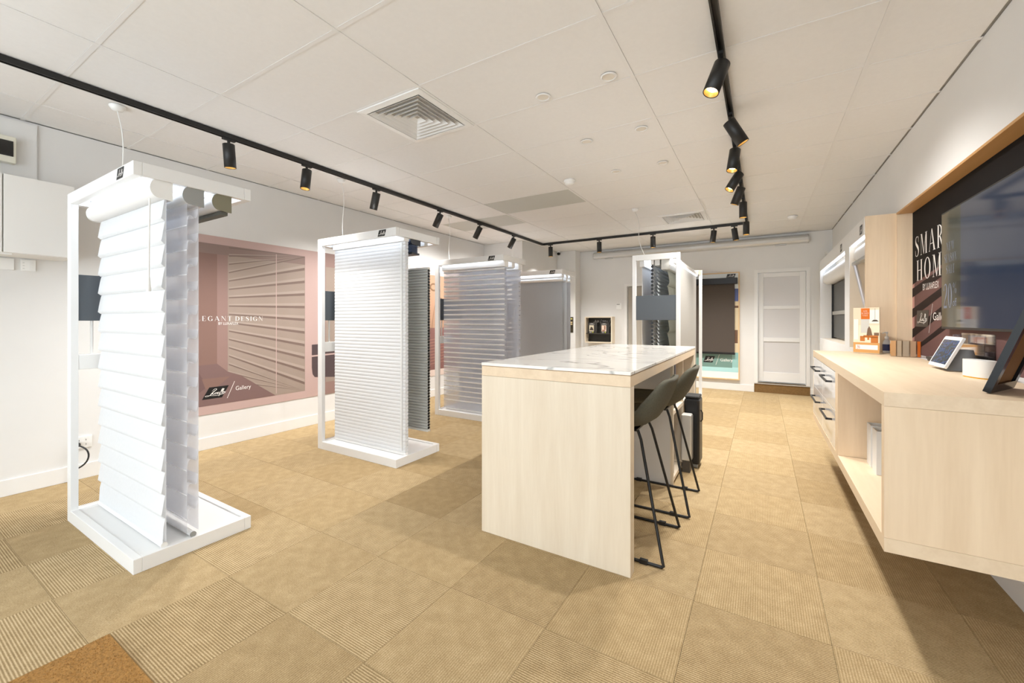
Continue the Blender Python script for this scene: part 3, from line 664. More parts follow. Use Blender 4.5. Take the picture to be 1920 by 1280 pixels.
spot(TXR, 2.527, -.3, -.28, 'large black spotlight with bright lamp over the island end of the counter track', GC, .8)
spot(TXR, 3.3, .5, .15, 'black spotlight on the counter track swung towards the wall screen', GC)
spot(TXR, 3.871, -.12, -.2, 'black spotlight on the counter track nearly upright with glowing lamp', GC)
spot(TXR, 4.508, -.5, -.25, 'black spotlight on the counter track tipped over the stools with glowing lamp', GC)
spot(TXR, 5.0, -.38, .1, 'black spotlight on the counter track leaning away towards the double ended stand', GC)
spot(TXR, 5.65, 0, 0, 'black spotlight hanging straight from the far part of the counter track', GC)
spot(TXR, 6.814, 0, -.05, 'black spotlight hanging straight at the corner where the tracks meet', GC)

# ---- ceiling fixtures
def vent(x0, y0, label, s=.6):
    cx, cy = x0+s/2, y0+s/2; hs = s/2-.003
    t = thing('ceiling_vent', label, 'air vent', (cx, cy, H-.012), 0, 'square ceiling diffusers')
    mb = MB(); i = hs-.045
    def frust(mb, a, za, b, zb):
        A = [(cx+p*a, cy+q*a, za) for p, q in ((-1, -1), (1, -1), (1, 1), (-1, 1))]; B = [(cx+p*b, cy+q*b, zb) for p, q in ((-1, -1), (1, -1), (1, 1), (-1, 1))]
        mb.add(A+B, [(k, (k+1) % 4, 4+(k+1) % 4, 4+k) for k in range(4)])
    frust(mb, hs, H+.002, hs, H-.006); frust(mb, hs, H-.006, i, H-.010); frust(mb, i, H-.010, i-.004, H+.012)
    mb.build('frame', STANDW, t)
    MB().box(cx-i, cy-i, H+.04, cx+i, cy+i, H+.045).build('duct_box', DARK, t)
    for k in range(6):
        a = i-.012-k*(i-.02)/6; m = MB(); frust(m, a, H-.010, a-.024, H+.022); frust(m, a-.0025, H-.010, a-.0265, H+.022); frust(m, a, H-.010, a-.0025, H-.010)
        m.build('louvre', STANDW, t)
vent(-2.475, 1.951, 'square white louvred vent over the gap between stands and island')
vent(-1.275, 6.151, 'square white louvred vent above the double ended stand')
for a in (-.8, -1.247):
    for b in (2.467, 3.27, 4.08):
        t = thing('downlight', 'unlit round white downlight in the ceiling above the island', 'downlight', (a, b, H-.006), 0, 'round downlights above the island')
        MB().lathe([(.036, H+.002), (.038, H-.006), (.046, H-.006), (.05, H-.001)], (a, b, 0), 28, None, False).build('trim_ring', STANDW, t)
        MB().lathe([(.0005, H-.002), (.036, H-.002)], (a, b, 0), 28, None, False).build('diffuser', mat('downlight_diffuser', (226, 220, 210), .5), t)
for x, y, lb in ((-1.75, 4.084, 'round white smoke detector beside the rows of downlights'), (.378, 7.139, 'round white smoke detector near the rear door')):
    t = thing('smoke_detector', lb, 'detector', (x, y, H-.05), 0, 'smoke detectors')
    MB().lathe([(.06, H+.0), (.062, H-.012), (.055, H-.026)], (x, y, 0), 28).build('base', PLASTIC, t)
    MB().lathe([(.05, H-.026), (.047, H-.04), (.02, H-.048), (.0005, H-.049)], (x, y, 0), 28).build('sensor_dome', PLASTIC, t)

# ================================================================== ISLAND
IX0, IX1, IY0, IY1, IZ = -1.459, -.557, 2.06, 4.38, 1.003
t = thing('island_bench', 'tall pale timber island bench with a white marble top', 'bench', ((IX0+IX1)/2, (IY0+IY1)/2, 0))
for a, b in ((IY0, IY0+.068), (IY1-.068, IY1)): box('end_panel', (IX0, a, 0, IX1, b, .945), MAPLE, t, .0015)
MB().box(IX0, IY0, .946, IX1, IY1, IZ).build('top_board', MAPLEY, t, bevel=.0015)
MB().box(IX0+.002, IY0+.002, IZ, IX1-.002, IY1-.002, IZ+.003).build('shadow_gap', mat('brown_edge', (150, 112, 70), .7), t)
MB().box(IX0-.002, IY0-.002, IZ+.003, IX1+.002, IY1+.002, IZ+.02).build('stone_top', MARB, t, bevel=.002)
PX0, PX1, PY0, PY1 = -1.43, -.584, 3.365, 4.311
WHL = mat('white_laminate', (222, 219, 214), .4)
t = thing('shelf_unit', 'open shelf unit built in under the far half of the island', 'shelf', ((PX0+PX1)/2, 3.83, 0))
box('side_panel', (PX0, PY0, 0, PX1-.02, PY0+.03, .944), WHL, t); box('front_edge', (PX1-.02, PY0, 0, PX1, PY0+.03, .944), MAPLE, t)
box('upright', (PX0, 3.83, 0, PX1, 3.855, .944), MAPLE, t)
box('back_panel', (-1.02, PY0+.03, .06, -1.0, PY1, .944), MAPLE, t)
for y0, y1, z in ((PY0+.03, 3.83, .03), (PY0+.03, 3.83, .545), (3.855, PY1, .03), (3.855, PY1, .545)): box('shelf_board', (-1.0, y0, z, PX1, y1, z+.03), MAPLE, t)
BK = [((70, 72, 98), 'tall slate blue sample book standing on the upper shelf under the island'), ((30, 30, 34), 'black sample book standing beside the slate blue book under the island'), ((98, 100, 120), 'grey blue sample book standing beyond the black book under the island')]
for k, (c, lb) in enumerate(BK):
    t = thing('sample_book', lb, 'book', (-.72, 3.43+.06*k, .5755), 0, 'sample books under the island')
    y0 = 3.42+.058*k; m = mat('book_%d' % k, c, .6)
    MB().box(-.87, y0, .5755, -.6, y0+.004, .93).box(-.87, y0+.046, .5755, -.6, y0+.05, .93).box(-.604, y0+.004, .5755, -.6, y0+.046, .93).build('cover', m, t)
    box('pages', (-.868, y0+.0045, .58, -.605, y0+.0455, .925), PAPER, t)
t = thing('sample_book', 'large slate sample book on the bottom shelf under the island', 'book', (-.72, 3.5, .0605), 0, 'sample books under the island')
MB().box(-.9, 3.42, .0605, -.6, 3.426, .5).box(-.9, 3.494, .0605, -.6, 3.5, .5).box(-.606, 3.426, .0605, -.6, 3.494, .5).build('cover', mat('book_low', (72, 72, 92), .6), t)
box('pages', (-.895, 3.4265, .065, -.607, 3.4935, .495), PAPER, t)
t = thing('sample_book', 'dark sample book standing on the upper shelf by the far island panel', 'book', (-.7, 3.95, .5755), 0, 'sample books under the island')
MB().box(-.85, 3.9, .5755, -.6, 3.904, .93).box(-.85, 3.956, .5755, -.6, 3.96, .93).box(-.604, 3.904, .5755, -.6, 3.956, .93).build('cover', mat('book_far', (58, 58, 66), .6), t)
box('pages', (-.846, 3.9045, .58, -.605, 3.9555, .925), PAPER, t)
t = thing('sample_case', 'black upright carry case standing on the carpet against the island shelves', 'case', (-.515, 3.93, 0))
MB().box(-.58, 3.86, .035, -.455, 4.06, .6).build('case_body', BLKP, t, bevel=.018)
MB().box(-.575, 3.87, .601, -.46, 4.05, .622).build('lid', mat('black_nylon', (34, 33, 30), .7), t, bevel=.008)
for y in (3.9, 4.02): MB().tube([(-.56, y, .02), (-.475, y, .02)], .02, 14).build('wheel', GREYP, t)
MB().tube([(-.452, 3.92, .4), (-.44, 3.92, .42), (-.44, 3.92, .48), (-.452, 3.92, .5)], .005).build('side_handle', BLKP, t)
t = thing('aluminium_case', 'slim silver ribbed case standing in front of the black carry case', 'case', (-.53, 3.77, 0))
MB().box(-.582, 3.725, .1, -.505, 3.822, .485).build('case_body', mat('case_silver', (214, 212, 206), .35, .3), t, bevel=.008)
for y in (3.738, 3.76, 3.782, 3.804): MB().box(-.505, y, .11, -.5, y+.009, .475).build('rib', STEEL, t)
MB().box(-.575, 3.735, 0, -.515, 3.812, .1).build('foot', mat('case_foot', (86, 80, 74), .6), t)
# ---- stools
SHELL = mat('stool_fabric', (92, 89, 76), .95, var=.1, vs=120, bump=.4, bs=900)
def stool(x, y, rz, label):
    t = thing('bar_stool', label, 'stool', (x, y, 0), rz, 'grey bar stools at the island')
    # local: the sitter faces -x ; origin under the back edge of the seat
    cl = [(-.43, .672, .12), (-.42, .692, .165), (-.38, .697, .19), (-.28, .69, .205), (-.15, .683, .212), (-.05, .688, .216), (.02, .708, .22), (.07, .745, .222), (.10, .79, .222), (.125, .84, .215), (.143, .885, .207), (.155, .925, .192), (.161, .948, .168), (.163, .96, .13)]
    N = 14; vs = []; fs = []
    for off in (0, 1):
        for i, (a, z, w) in enumerate(cl):
            b = cl[min(i+1, len(cl)-1)]; c_ = cl[max(i-1, 0)]; tg = Vector((b[0]-c_[0], 0, b[1]-c_[1])).normalized(); nr = Vector((-tg.z, 0, tg.x))
            for k in range(N+1):
                q = -1+2*k/N; lift = .075*abs(q)**3.2*(.35+.65*min(1, max(0, (i-.5)/5)))*(1 if i < 9 else max(.1, 1-(i-8)/6))
                p = Vector((a, q*w*(1-.04*abs(q)**4), z))+nr*lift
                if off: p -= nr*.022
                vs.append(p)
    M_ = len(cl); W_ = N+1; K = M_*W_
    for i in range(M_-1):
        for k in range(N):
            a = i*W_+k; fs.append((a, a+1, a+W_+1, a+W_)); fs.append((K+a, K+a+W_, K+a+W_+1, K+a+1))
    for i in range(M_-1):
        for k, r in ((0, 0), (N, 1)):
            a = i*W_+k; q = (a, a+W_, K+a+W_, K+a); fs.append(q[::-1] if r else q)
    for k in range(N):
        for i, r in ((0, 1), (M_-1, 0)):
            a = i*W_+k; q = (a, a+1, K+a+1, K+a); fs.append(q if not r else q[::-1])
    o = MB().add(vs, fs, True).build('seat_shell', SHELL, t, False)
    for s in (-1, 1):
        yb, yt = s*.24, s*.125
        lg = MB().tube([(0.0, yt, .668), (.02, s*.135, .62), (.155, yb-s*.004, .03), (.16, yb, .016), (.15, yb, .0085)], .0082, 8).build('leg', BLACK, t, False)
        MB().tube([(-.33, yt, .668), (-.34, s*.135, .62), (-.375, yb-s*.004, .03), (-.375, yb, .016), (-.365, yb, .0085)], .0082, 8).build('leg', BLACK, t, False)
        rn = MB().tube([(.15, yb, .0085), (-.365, yb, .0085)], .0082, 8).build('floor_runner', BLACK, t, False)
        for xx in (.06, -.28): MB().box(xx-.02, yb-.011, .0002, xx+.02, yb+.011, .022).build('glide', BLKP, rn, False)
    MB().tube([(-.355, -.205, .26), (-.355, .205, .26)], .0075, 8).build('footrest', BLACK, t, False)
    MB().box(-.33, -.11, .655, -.01, .11, .664).build('mounting_plate', BLACK, t, False)
stool(-.592, 2.463, 0, 'grey fabric bar stool tucked under the island next to its near end panel')
stool(-.558, 3.11, 0, 'grey fabric bar stool standing beside the shelf unit of the island')

# ================================================================== COUNTER
KX0, KX1, KY0, KY1, KZ0, KZ1 = .41, XR-.001, 2.14, 4.74, .375, 1.0
t = thing('wall_counter', 'long pale timber counter hung on the wall clear of the floor', 'counter', (.7, 3.4, KZ0))
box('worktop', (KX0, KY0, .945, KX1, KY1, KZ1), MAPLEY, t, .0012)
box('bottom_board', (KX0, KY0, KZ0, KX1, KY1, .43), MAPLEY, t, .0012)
box('end_panel', (KX0, KY0, .4305, KX1, KY0+.04, .9445), MAPLEC, t, .001); box('end_panel', (KX0, KY1-.02, .4305, KX1, KY1, .9445), MAPLE, t)
box('divider', (KX0, 3.29, .4305, KX1, 3.395, .9445), MAPLEC, t)
box('back_panel', (KX1-.02, KY0+.04, .4305, KX1, 3.29, .9445), MAPLE, t)
GLOSS = mat('gloss_white', (240, 242, 246), .12, coat=.4)
for y0, y1 in ((3.398, 4.056), (4.059, 4.717)):
    for z0, z1 in ((.4335, .685), (.688, .9415)):
        d = box('drawer', (KX0+.001, y0, z0, KX1-.05, y1, z1), GLOSS, t, .001)
        yc = (y0+y1)/2; zc = z1-.085
        h = MB().box(KX0-.036, yc-.19, zc, KX0-.026, yc+.19, zc+.012).box(KX0-.03, yc-.19, zc, KX0, yc-.178, zc+.012).box(KX0-.03, yc+.178, zc, KX0, yc+.19, zc+.012).build('handle', BLACK, d)
        tag(h, 'black bar handle')
for k, (y0, lb) in enumerate(((3.12, 'white magazine file further inside the open counter bay'), (2.98, 'white magazine file nearer the counter end panel in the open bay'))):
    t = thing('magazine_file', lb, 'file box', (.66, y0+.05, .43), 0, 'white magazine files in the counter bay')
    for nm, d in (('side', (.54, y0, .4305, .8, y0+.004, .67)), ('side', (.54, y0+.096, .4305, .8, y0+.1, .67)), ('spine', (.54, y0+.004, .4305, .544, y0+.096, .67)), ('base', (.544, y0+.004, .4305, .8, y0+.096, .4345))): box(nm, d, PLASTIC, t)
    box('brochures', (.56, y0+.01, .4347, .79, y0+.075, .652), PAPER, t)

# ---- timber lining and print in the wall recess
structure(MB().box(XR-.006, 1.3, RZ1-.016, 1.0995, 4.7485, RZ1-.0005).build('trim_5', wood('soffit_lining', (196, 150, 96), 'y')))  # soffit board, coloured browner than the side lining
structure(MB().box(XR-.006, 4.7325, RZ0+.0005, 1.0995, 4.7485, RZ1-.0165).build('trim_6', MAPLEC))
BRN = mat('poster_black', (16, 13, 13), .7, spec=.15); ROSE = mat('poster_rose', (112, 82, 78), .7, spec=.15); ROSEL = mat('poster_pink', (196, 150, 143), .7, spec=.15); BRND = mat('poster_brown', (40, 29, 27), .7, spec=.15)
t = thing('wall_graphic', 'dark wall graphic reading SMART HOME behind the wall screen', 'poster', (1.094, 3.2, RZ0))
gb = box('panel', (1.09, 1.4, RZ0+.0005, 1.0995, 4.732, RZ1-.017), BRN, t)
pl = Plane((1.09, 4.732, 0), (0, -1, 0), (-1, 0, 0))   # reading from the rear towards the shopfront
pl.put('print', [[(.0, 1.001), (3.3, 1.001), (3.3, 2.05), (.0, 1.58)]], ROSE, gb, .0005)
pl.put('print', [[(0, 1.001), (.05, 1.001), (.05, 1.585), (0, 1.575)]], ROSEL, gb, .0009)
st = []
for k in range(7): z = 1.02+.17*k; st.append([(0, z-.06), (3.3, z+.95), (3.3, z+1.04), (0, z+.015)])
st = [[(a, min(b, 1.6+.142*a)) for a, b in q] for q in st]
pl.put('print', [[(a, max(b, 1.001)) for a, b in q] for q in st], BRND, gb, .0013)
g, w0 = didone('SMART', .2); pl.put('lettering', fit(g, w0, 1, .075, 1.80, .78, .165), INK, gb, .002)
g, w0 = didone('HOME', .2); pl.put('lettering', fit(g, w0, 1, .115, 1.60, .70, .165), INK, gb, .002)
g, w0, h0 = sans('BY LUXAFLEX'); pl.put('lettering', fit(g, w0, h0, .265, 1.515, .345, .05), INK, gb, .002)
brand_mark(pl, .1, 1.228, .30, .13, gb, .18, .0018)
pl.put('slash', [[(.400, 1.183), (.406, 1.183), (.486, 1.403), (.48, 1.403)]], INK, gb, .002)
g, w0, h0 = sans('Gallery'); pl.put('lettering', fit(g, w0, h0, .492, 1.262, .29, .075), INK, gb, .002)
# ---- wall screen
t = thing('television', 'large wall mounted television showing a dim sale advert', 'television', (1.06, 3.22, 1.225))
box('back_case', (1.056, 2.56, 1.24, 1.085, 3.89, 1.985), BLKP, t); bz = box('bezel', (1.046, 2.53, 1.222, 1.056, 3.915, 2.0), BLKP, t, .002)
def display_mat():
    m = bpy.data.materials.new('television_display'); m.use_nodes = True; nt = m.node_tree; n = nt.nodes; l = nt.links; b = n['Principled BSDF']
    b.inputs['Base Color'].default_value = (.012, .013, .014, 1); b.inputs['Roughness'].default_value = .08; b.inputs['Specular IOR Level'].default_value = .7
    tc = n.new('ShaderNodeTexCoord'); sx = n.new('ShaderNodeSeparateXYZ'); l.new(tc.outputs['Generated'], sx.inputs[0])
    nz = n.new('ShaderNodeTexNoise'); nz.inputs['Scale'].default_value = 2.2; l.new(tc.outputs['Generated'], nz.inputs['Vector'])
    r = n.new('ShaderNodeValToRGB'); e = r.color_ramp.elements; e[0].position = .35; e[0].color = (*lin((44, 62, 92)), 1); e[1].position = .7; e[1].color = (*lin((66, 76, 98)), 1); l.new(nz.outputs['Fac'], r.inputs[0])
    gt = n.new('ShaderNodeMath'); gt.operation = 'GREATER_THAN'; gt.inputs[1].default_value = .775; l.new(sx.outputs['Y'], gt.inputs[0])
    mx = n.new('ShaderNodeMix'); mx.data_type = 'RGBA'; l.new(gt.outputs[0], mx.inputs[0]); l.new(r.outputs[0], mx.inputs[6]); mx.inputs[7].default_value = (*lin((50, 54, 30)), 1)
    l.new(mx.outputs[2], b.inputs['Emission Color']); b.inputs['Emission Strength'].default_value = .45
    return m
dp = box('display', (1.0452, 2.542, 1.236, 1.0458, 3.905, 1.99), display_mat(), t)
pt = Plane((1.0452, 3.905, 0), (0, -1, 0), (-1, 0, 0)); FAINT = mat('faint_screen_text', (30, 32, 36), .3, emit=(118, 124, 138), es=.8)
for s, z, w_ in (('NEW', 1.735, .13), ('SEASON', 1.66, .2), ('SALE', 1.585, .14)):
    g, w0 = didone(s, .2); pt.put('screen_text', fit(g, w0, 1, .15-w_/2, z, w_, .055), FAINT, dp, .0006)
g, w0 = didone('20', .05); pt.put('screen_text', fit(g, w0, 1, .03, 1.36, .15, .16), FAINT, dp, .0006)
g, w0 = didone('%', .0); pt.put('screen_text', fit(g, w0, 1, .19, 1.45, .06, .07), FAINT, dp, .0006)
g, w0, h0 = sans('off'); pt.put('screen_text', fit(g, w0, h0, .19, 1.37, .06, .05), FAINT, dp, .0006)

# ---- awning display cabinet
AX = .785
t = thing('awning_cabinet', 'tall timber cabinet with two open bays showing awnings by the rear door', 'cabinet', (.94, 6.4, 0))
box('side_panel', (AX, 4.75, 0, XR-.0005, 4.77, 2.2), MAPLEC, t, .001)
CRM = mat('cream_board', (226, 214, 196), .5)
box('side_panel', (AX, 8.05, 0, XR-.0005, 8.09, 2.2), WHITE, t)
box('top_panel', (AX, 4.77, 2.18, XR-.0005, 8.05, 2.2), STANDW, t)
box('divider', (AX, 5.5, 0, XR-.0005, 5.78, 2.18), CRM, t); box('divider_face', (AX-.004, 5.5, 0, AX, 5.78, 2.18), STANDW, t)
box('lower_panel', (AX, 4.77, 0, AX+.02, 5.5, 1.0), STANDW, t); box('lower_panel', (AX, 5.78, 0, AX+.02, 8.05, 1.0), STANDW, t)
box('bay_floor', (AX+.02, 4.77, .97, XR-.0005, 5.5, 1.0), CRM, t); box('bay_floor', (AX+.02, 5.78, .97, XR-.0005, 8.05, 1.0), CRM, t)
box('back_panel', (XR-.0145, 4.77, 1.0, XR-.0005, 5.5, 2.18), CRM, t)
box('back_panel', (XR-.0145, 5.78, 1.0, XR-.0005, 8.05, 2.18), CRM, t)
pa = Plane((AX, 8.05, 0), (0, -1, 0), (-1, 0, 0))
for y0, y1, yl in ((4.77, 5.499, 4.84), (5.781, 8.05, 5.95)):
    hb = box('header', (AX-.004, y0, 2.04, AX+.012, y1, 2.18), STANDW, t)
    pq = Plane((AX-.004, yl+.13, 0), (0, -1, 0), (-1, 0, 0)); brand_mark(pq, 0, 2.065, .13, .085, hb, .1)
    box('led_strip', (AX+.014, y0+.03, 2.03, AX+.03, y1-.03, 2.038), LED, t)
def cass(t, y0, y1, x0, x1, z0, z1):
    pr = []
    for k in range(9): a = PI/2+PI/2*k/8; pr.append((x0+.07+.07*math.cos(a), z1-.08+.08*math.sin(a)))
    pr += [(x0+.004, z0+.04), (x0+.05, z0), (x1, z0), (x1, z1)]
    MB().prism(pr, 'y', y0, y1, True).build('cassette', SATIN, t)
t = thing('zip_screen', 'white cassette outdoor screen with a dark mesh in the bay by the rear door', 'awning', (.9, 6.9, 1.0))
cass(t, 5.8, 8.03, .815, .975, 1.83, 2.015)
BK2 = mat('black_frame', (18, 18, 19), .4)
for y in (5.81, 7.985): box('guide_rail', (.925, y, 1.0005, .982, y+.045, 1.829), BK2, t)
box('mesh', (.945, 5.856, 1.02, .948, 7.984, 1.82), mat('charcoal_mesh', (74, 74, 72), .5), t)
box('hem_bar', (.93, 5.856, 1.36, .944, 7.984, 1.41), mat('hem_grey', (150, 148, 142), .4), t)
t = thing('drop_arm_awning', 'white drop arm awning with a silver arm in the bay beside the timber side panel', 'awning', (.88, 5.13, 1.36))
cass(t, 4.79, 5.48, .815, .975, 1.87, 2.035)
box('front_bar', (.792, 4.79, 1.835, .83, 5.44, 1.868), STEEL, t, .005)
ar = MB().tube([(.81, 5.39, 1.84), (.885, 5.39, 1.45), (.905, 5.39, 1.395)], .016, 10).build('arm', mat('silver_arm', (206, 206, 212), .3, .4), t)
MB().tube([(.905, 5.37, 1.395), (.905, 5.41, 1.395)], .02, 12).build('pivot', STEEL, t)
box('wall_bracket', (.905, 5.375, 1.36, .9815, 5.405, 1.43), STEEL, t)

# ================================================================== THINGS ON THE COUNTER
CZ = KZ1
t = thing('sale_card', 'upright sale card with an orange square and a dining room picture', 'sign', (.75, 4.5, CZ))
p0 = at(1597, 660, Z=CZ); p1 = at(1648, 664, Z=CZ); p0.z = p1.z = CZ; p0.y = 4.56; p1.y = 4.44
dr = (p1-p0); wd = dr.length; dr.normalize(); nr = Vector((dr.y, -dr.x, 0)); pc = Plane((p0.x, p0.y, CZ), dr, nr)
def slab(name, pl, x0, x1, z0, z1, th, m, parent):
    mb = MB(); A = [pl.p(x0, z0, 0), pl.p(x1, z0, 0), pl.p(x1, z1, 0), pl.p(x0, z1, 0)]; B = [pl.p(x0, z0, -th), pl.p(x1, z0, -th), pl.p(x1, z1, -th), pl.p(x0, z1, -th)]
    mb.add(A+B, [(0, 1, 2, 3), (7, 6, 5, 4), (0, 4, 5, 1), (1, 5, 6, 2), (2, 6, 7, 3), (3, 7, 4, 0)]); return mb.build(name, m, parent)
HC = .385
cb = slab('card', pc, 0, wd, .004, HC, .006, mat('card_cream', (240, 226, 200), .5), t)
slab('acrylic_foot', pc, -.0, wd, 0.0003, .004, .09, clear('acrylic_foot_m'), t)
def U(a, b): return (a*wd, b*HC)
def patches(lst, rgb, nm, off=.001, parent=cb, pl=pc):
    pl.put('print', [[U(*p) for p in q] for q in lst], mat(nm, rgb, .5), parent, off)
patches([rectp(0, .62, 1, 1)], (232, 214, 186), 'card_wall'); patches([rectp(0, .02, 1, .24)], (214, 160, 96), 'card_floor')
patches([rectp(.02, .3, .2, .75), rectp(.62, .66, .98, .95)], (246, 240, 228), 'card_window', .0014)
patches([rectp(.3, .45, .62, .75)], (206, 204, 196), 'card_art', .0014)
patches([rectp(.55, .3, .62, .42), rectp(.4, .35, .95, .4), rectp(.27, .27, .45, .38), rectp(.68, .24, .95, .37)], (196, 118, 52), 'card_chairs', .0018)
patches([[(.52, .4), (.74, .4), (.68, .54), (.62, .6), (.56, .54)], rectp(.8, .4, .98, .46)], (120, 96, 76), 'card_flowers', .0022)
patches([[(.7, .7), (.98, .7), (.9, .735), (.78, .735)], rectp(.835, .73, .845, .98)], (70, 58, 46), 'card_pendant', .0022)
patches([rectp(.1, .09, .94, .19)], (248, 244, 236), 'card_label', .0026)
pc.put('print', [[U(*p) for p in rectp(.31, .75, .64, .985)]], mat('card_orange', (214, 112, 26), .5), cb, .003)
for s, b, w_ in (('NEW', .905, .16), ('SEASON', .86, .28), ('SALE', .815, .2)):
    g, w0 = didone(s, .2); pc.put('lettering', [[U(*p) for p in q] for q in fit(g, w0, 1, .475-w_/2, b, w_, .033)], INK, cb, .0036)
g, w0 = didone('20', .05); pc.put('lettering', [[U(*p) for p in q] for q in fit(g, w0, 1, .14, .1, .13, .075)], mat('card_red', (178, 70, 60), .5), cb, .0036)
# hand sanitiser
bx, by = .915, 4.68
t = thing('pump_bottle', 'clear sanitiser pump bottle with a dark blue label by the sale card', 'bottle', (bx, by, CZ))
MB().lathe([(.0005, 0), (.026, 0), (.028, .006), (.028, .085), (.02, .105), (.011, .115), (.011, .122)], (bx, by, CZ+.0004), 20).build('bottle_body', mat('gel_plastic', (206, 208, 214), .2), t)
MB().lathe([(.0288, .02), (.0288, .075)], (bx, by, CZ), 20, None, False).build('bottle_label', mat('label_blue', (26, 38, 92), .4), t)
pm = MB().lathe([(.0005, .122), (.014, .122), (.014, .14), (.005, .142), (.005, .165), (.009, .166), (.009, .18), (.0005, .182)], (bx, by, CZ), 16).build('pump', PLASTIC, t)
MB().tube([(bx, by, CZ+.174), (bx-.02, by-.012, CZ+.174), (bx-.032, by-.02, CZ+.166)], .004, 8).build('nozzle', PLASTIC, pm)
# sample blocks row
tab = [((234, 190, 140), 'peach fabric sample block'), ((214, 200, 178), 'cream patterned sample block'), ((200, 190, 172), 'stone coloured sample block'), ((206, 178, 150), 'tan sample block'), ((226, 120, 30), 'bright orange sample block')]
x = .855
for k, (c, lb) in enumerate(tab):
    w_ = (.034, .03, .04, .036, .022)[k]; y = 4.262-.012*k
    t = thing('sample_block', lb+' standing in the row on the counter', 'sample block', (x+w_/2, y, CZ), 0, 'sample blocks on the counter')
    box('acrylic_block', (x, y-.012, CZ+.0004, x+w_-.002, y+.02, CZ+.125), clear('acrylic', (244, 240, 236), .3), t)
    box('fabric_insert', (x+.002, y-.004, CZ+.004, x+w_-.004, y+.012, CZ+.121), mat('sample_%d' % k, c, .7), t); x += w_
REM = mat('remote_grey', (70, 66, 62), .4)
for k, (x, y, lb) in enumerate(((1.04, 4.05, 'dark grey remote lying behind the smart display next to the blocks'), (1.0, 3.86, 'flat black remote lying closest to the smart display'))):
    t = thing('remote_control', lb, 'remote', (x, y, CZ), 0, 'remotes on the counter')
    MB().box(x-.02, y-.075, CZ+.0004, x+.02, y+.075, CZ+.02).build('remote_body', (REM, BLKP)[k], t, bevel=.005)
    for q in range(4): MB().box(x-.008, y-.05+q*.028, CZ+.02, x+.008, y-.036+q*.028, CZ+.022).build('button', GREYP, t)
# smart display
t = thing('smart_display', 'white framed smart display tablet on a grey fabric wedge base', 'tablet', (.905, 3.29, CZ), -PI/2)
# local: screen faces -y, width along x, leaning back
th = math.radians(24); sx, sh = .128, .185
def LP(a, b, d): return (a, .0+b*math.sin(th)+d*math.cos(th)-.05, .018+b*math.cos(th)-d*math.sin(th))
def rr(w, h, r, n=6):
    out = []
    for cx, cy, a0 in ((w-r, r, -90), (w-r, h-r, 0), (-w+r, h-r, 90), (-w+r, r, 180)):
        for k in range(n+1): a = math.radians(a0+90*k/n); out.append((cx+r*math.cos(a), cy+r*math.sin(a)))
    return out
P_ = rr(sx, sh, .012); n = len(P_)
MB().add([LP(a, b, 0) for a, b in P_]+[LP(a, b, .012) for a, b in P_], [tuple(range(n))[::-1] if False else tuple(range(n)), tuple(range(n, 2*n))[::-1]]+[(i, n+i, n+(i+1) % n, (i+1) % n) for i in range(n)]).build('screen_frame', PLASTIC, t, False)
def tablet_mat():
    m = bpy.data.materials.new('tablet_picture'); m.use_nodes = True; nt = m.node_tree; n = nt.nodes; l = nt.links; b = n['Principled BSDF']
    b.inputs['Base Color'].default_value = (.02, .02, .02, 1); b.inputs['Roughness'].default_value = .1
    tc = n.new('ShaderNodeTexCoord'); nz = n.new('ShaderNodeTexNoise'); nz.inputs['Scale'].default_value = 3; nz.inputs['Distortion'].default_value = 2.5; l.new(tc.outputs['Generated'], nz.inputs['Vector'])
    r = n.new('ShaderNodeValToRGB'); e = r.color_ramp.elements; e[0].position = .35; e[0].color = (*lin((40, 40, 44)), 1); e[1].position = .7; e[1].color = (*lin((120, 126, 150)), 1)
    for p_, c_ in ((.48, (62, 62, 66)), (.55, (20, 96, 124)), (.6, (44, 58, 150))): k = e.new(p_); k.color = (*lin(c_), 1)
    l.new(nz.outputs['Fac'], r.inputs[0]); l.new(r.outputs[0], b.inputs['Emission Color']); b.inputs['Emission Strength'].default_value = .8
    return m
Q_ = [(-sx+.014, .02), (sx-.014, .02), (sx-.014, sh-.02), (-sx+.014, sh-.02)]
MB().add([LP(a, b, -.0008) for a, b in Q_], [(0, 1, 2, 3)]).build('screen', tablet_mat(), t, False)
GFAB = mat('grey_fabric_base', (150, 152, 154), .9)
vs = []
for z, f in ((0.0003, 1), (.018, 1.0), (.075, .86), (.115, .62)):
    for k in range(20):
        a = 2*PI*k/20; dx_, dy_ = math.cos(a), math.sin(a)
        yy = dy_*.058*f+.045+z*.16; lim = z*math.tan(th)-.05+.0135/math.cos(th)-.018*math.tan(th)
        vs.append((dx_*.085*f, max(yy, lim+.0005) if z > .02 else yy, z))
MB().add(vs, [(i*20+k, i*20+(k+1) % 20, (i+1)*20+(k+1) % 20, (i+1)*20+k) for i in range(3) for k in range(20)], True).add(vs, [tuple(range(20))[::-1], tuple(60+k for k in range(20))]).build('fabric_base', GFAB, t, False)
# white oval box
t = thing('oval_hub', 'small white oval box with a yellow foot beside the smart display', 'box', (.905, 2.895, CZ), math.radians(-72))
ov = [(.075*math.copysign(abs(math.cos(2*PI*k/36))**.75, math.cos(2*PI*k/36)), .034*math.copysign(abs(math.sin(2*PI*k/36))**.75, math.sin(2*PI*k/36))) for k in range(36)]
MB().prism([(a*.97, b*.97) for a, b in ov], 'z', .0003, .006, True).build('yellow_foot', mat('yellow_plastic', (226, 170, 40), .5), t, False)
MB().prism(ov, 'z', .006, .088, True).build('box_body', PLASTIC, t, False)
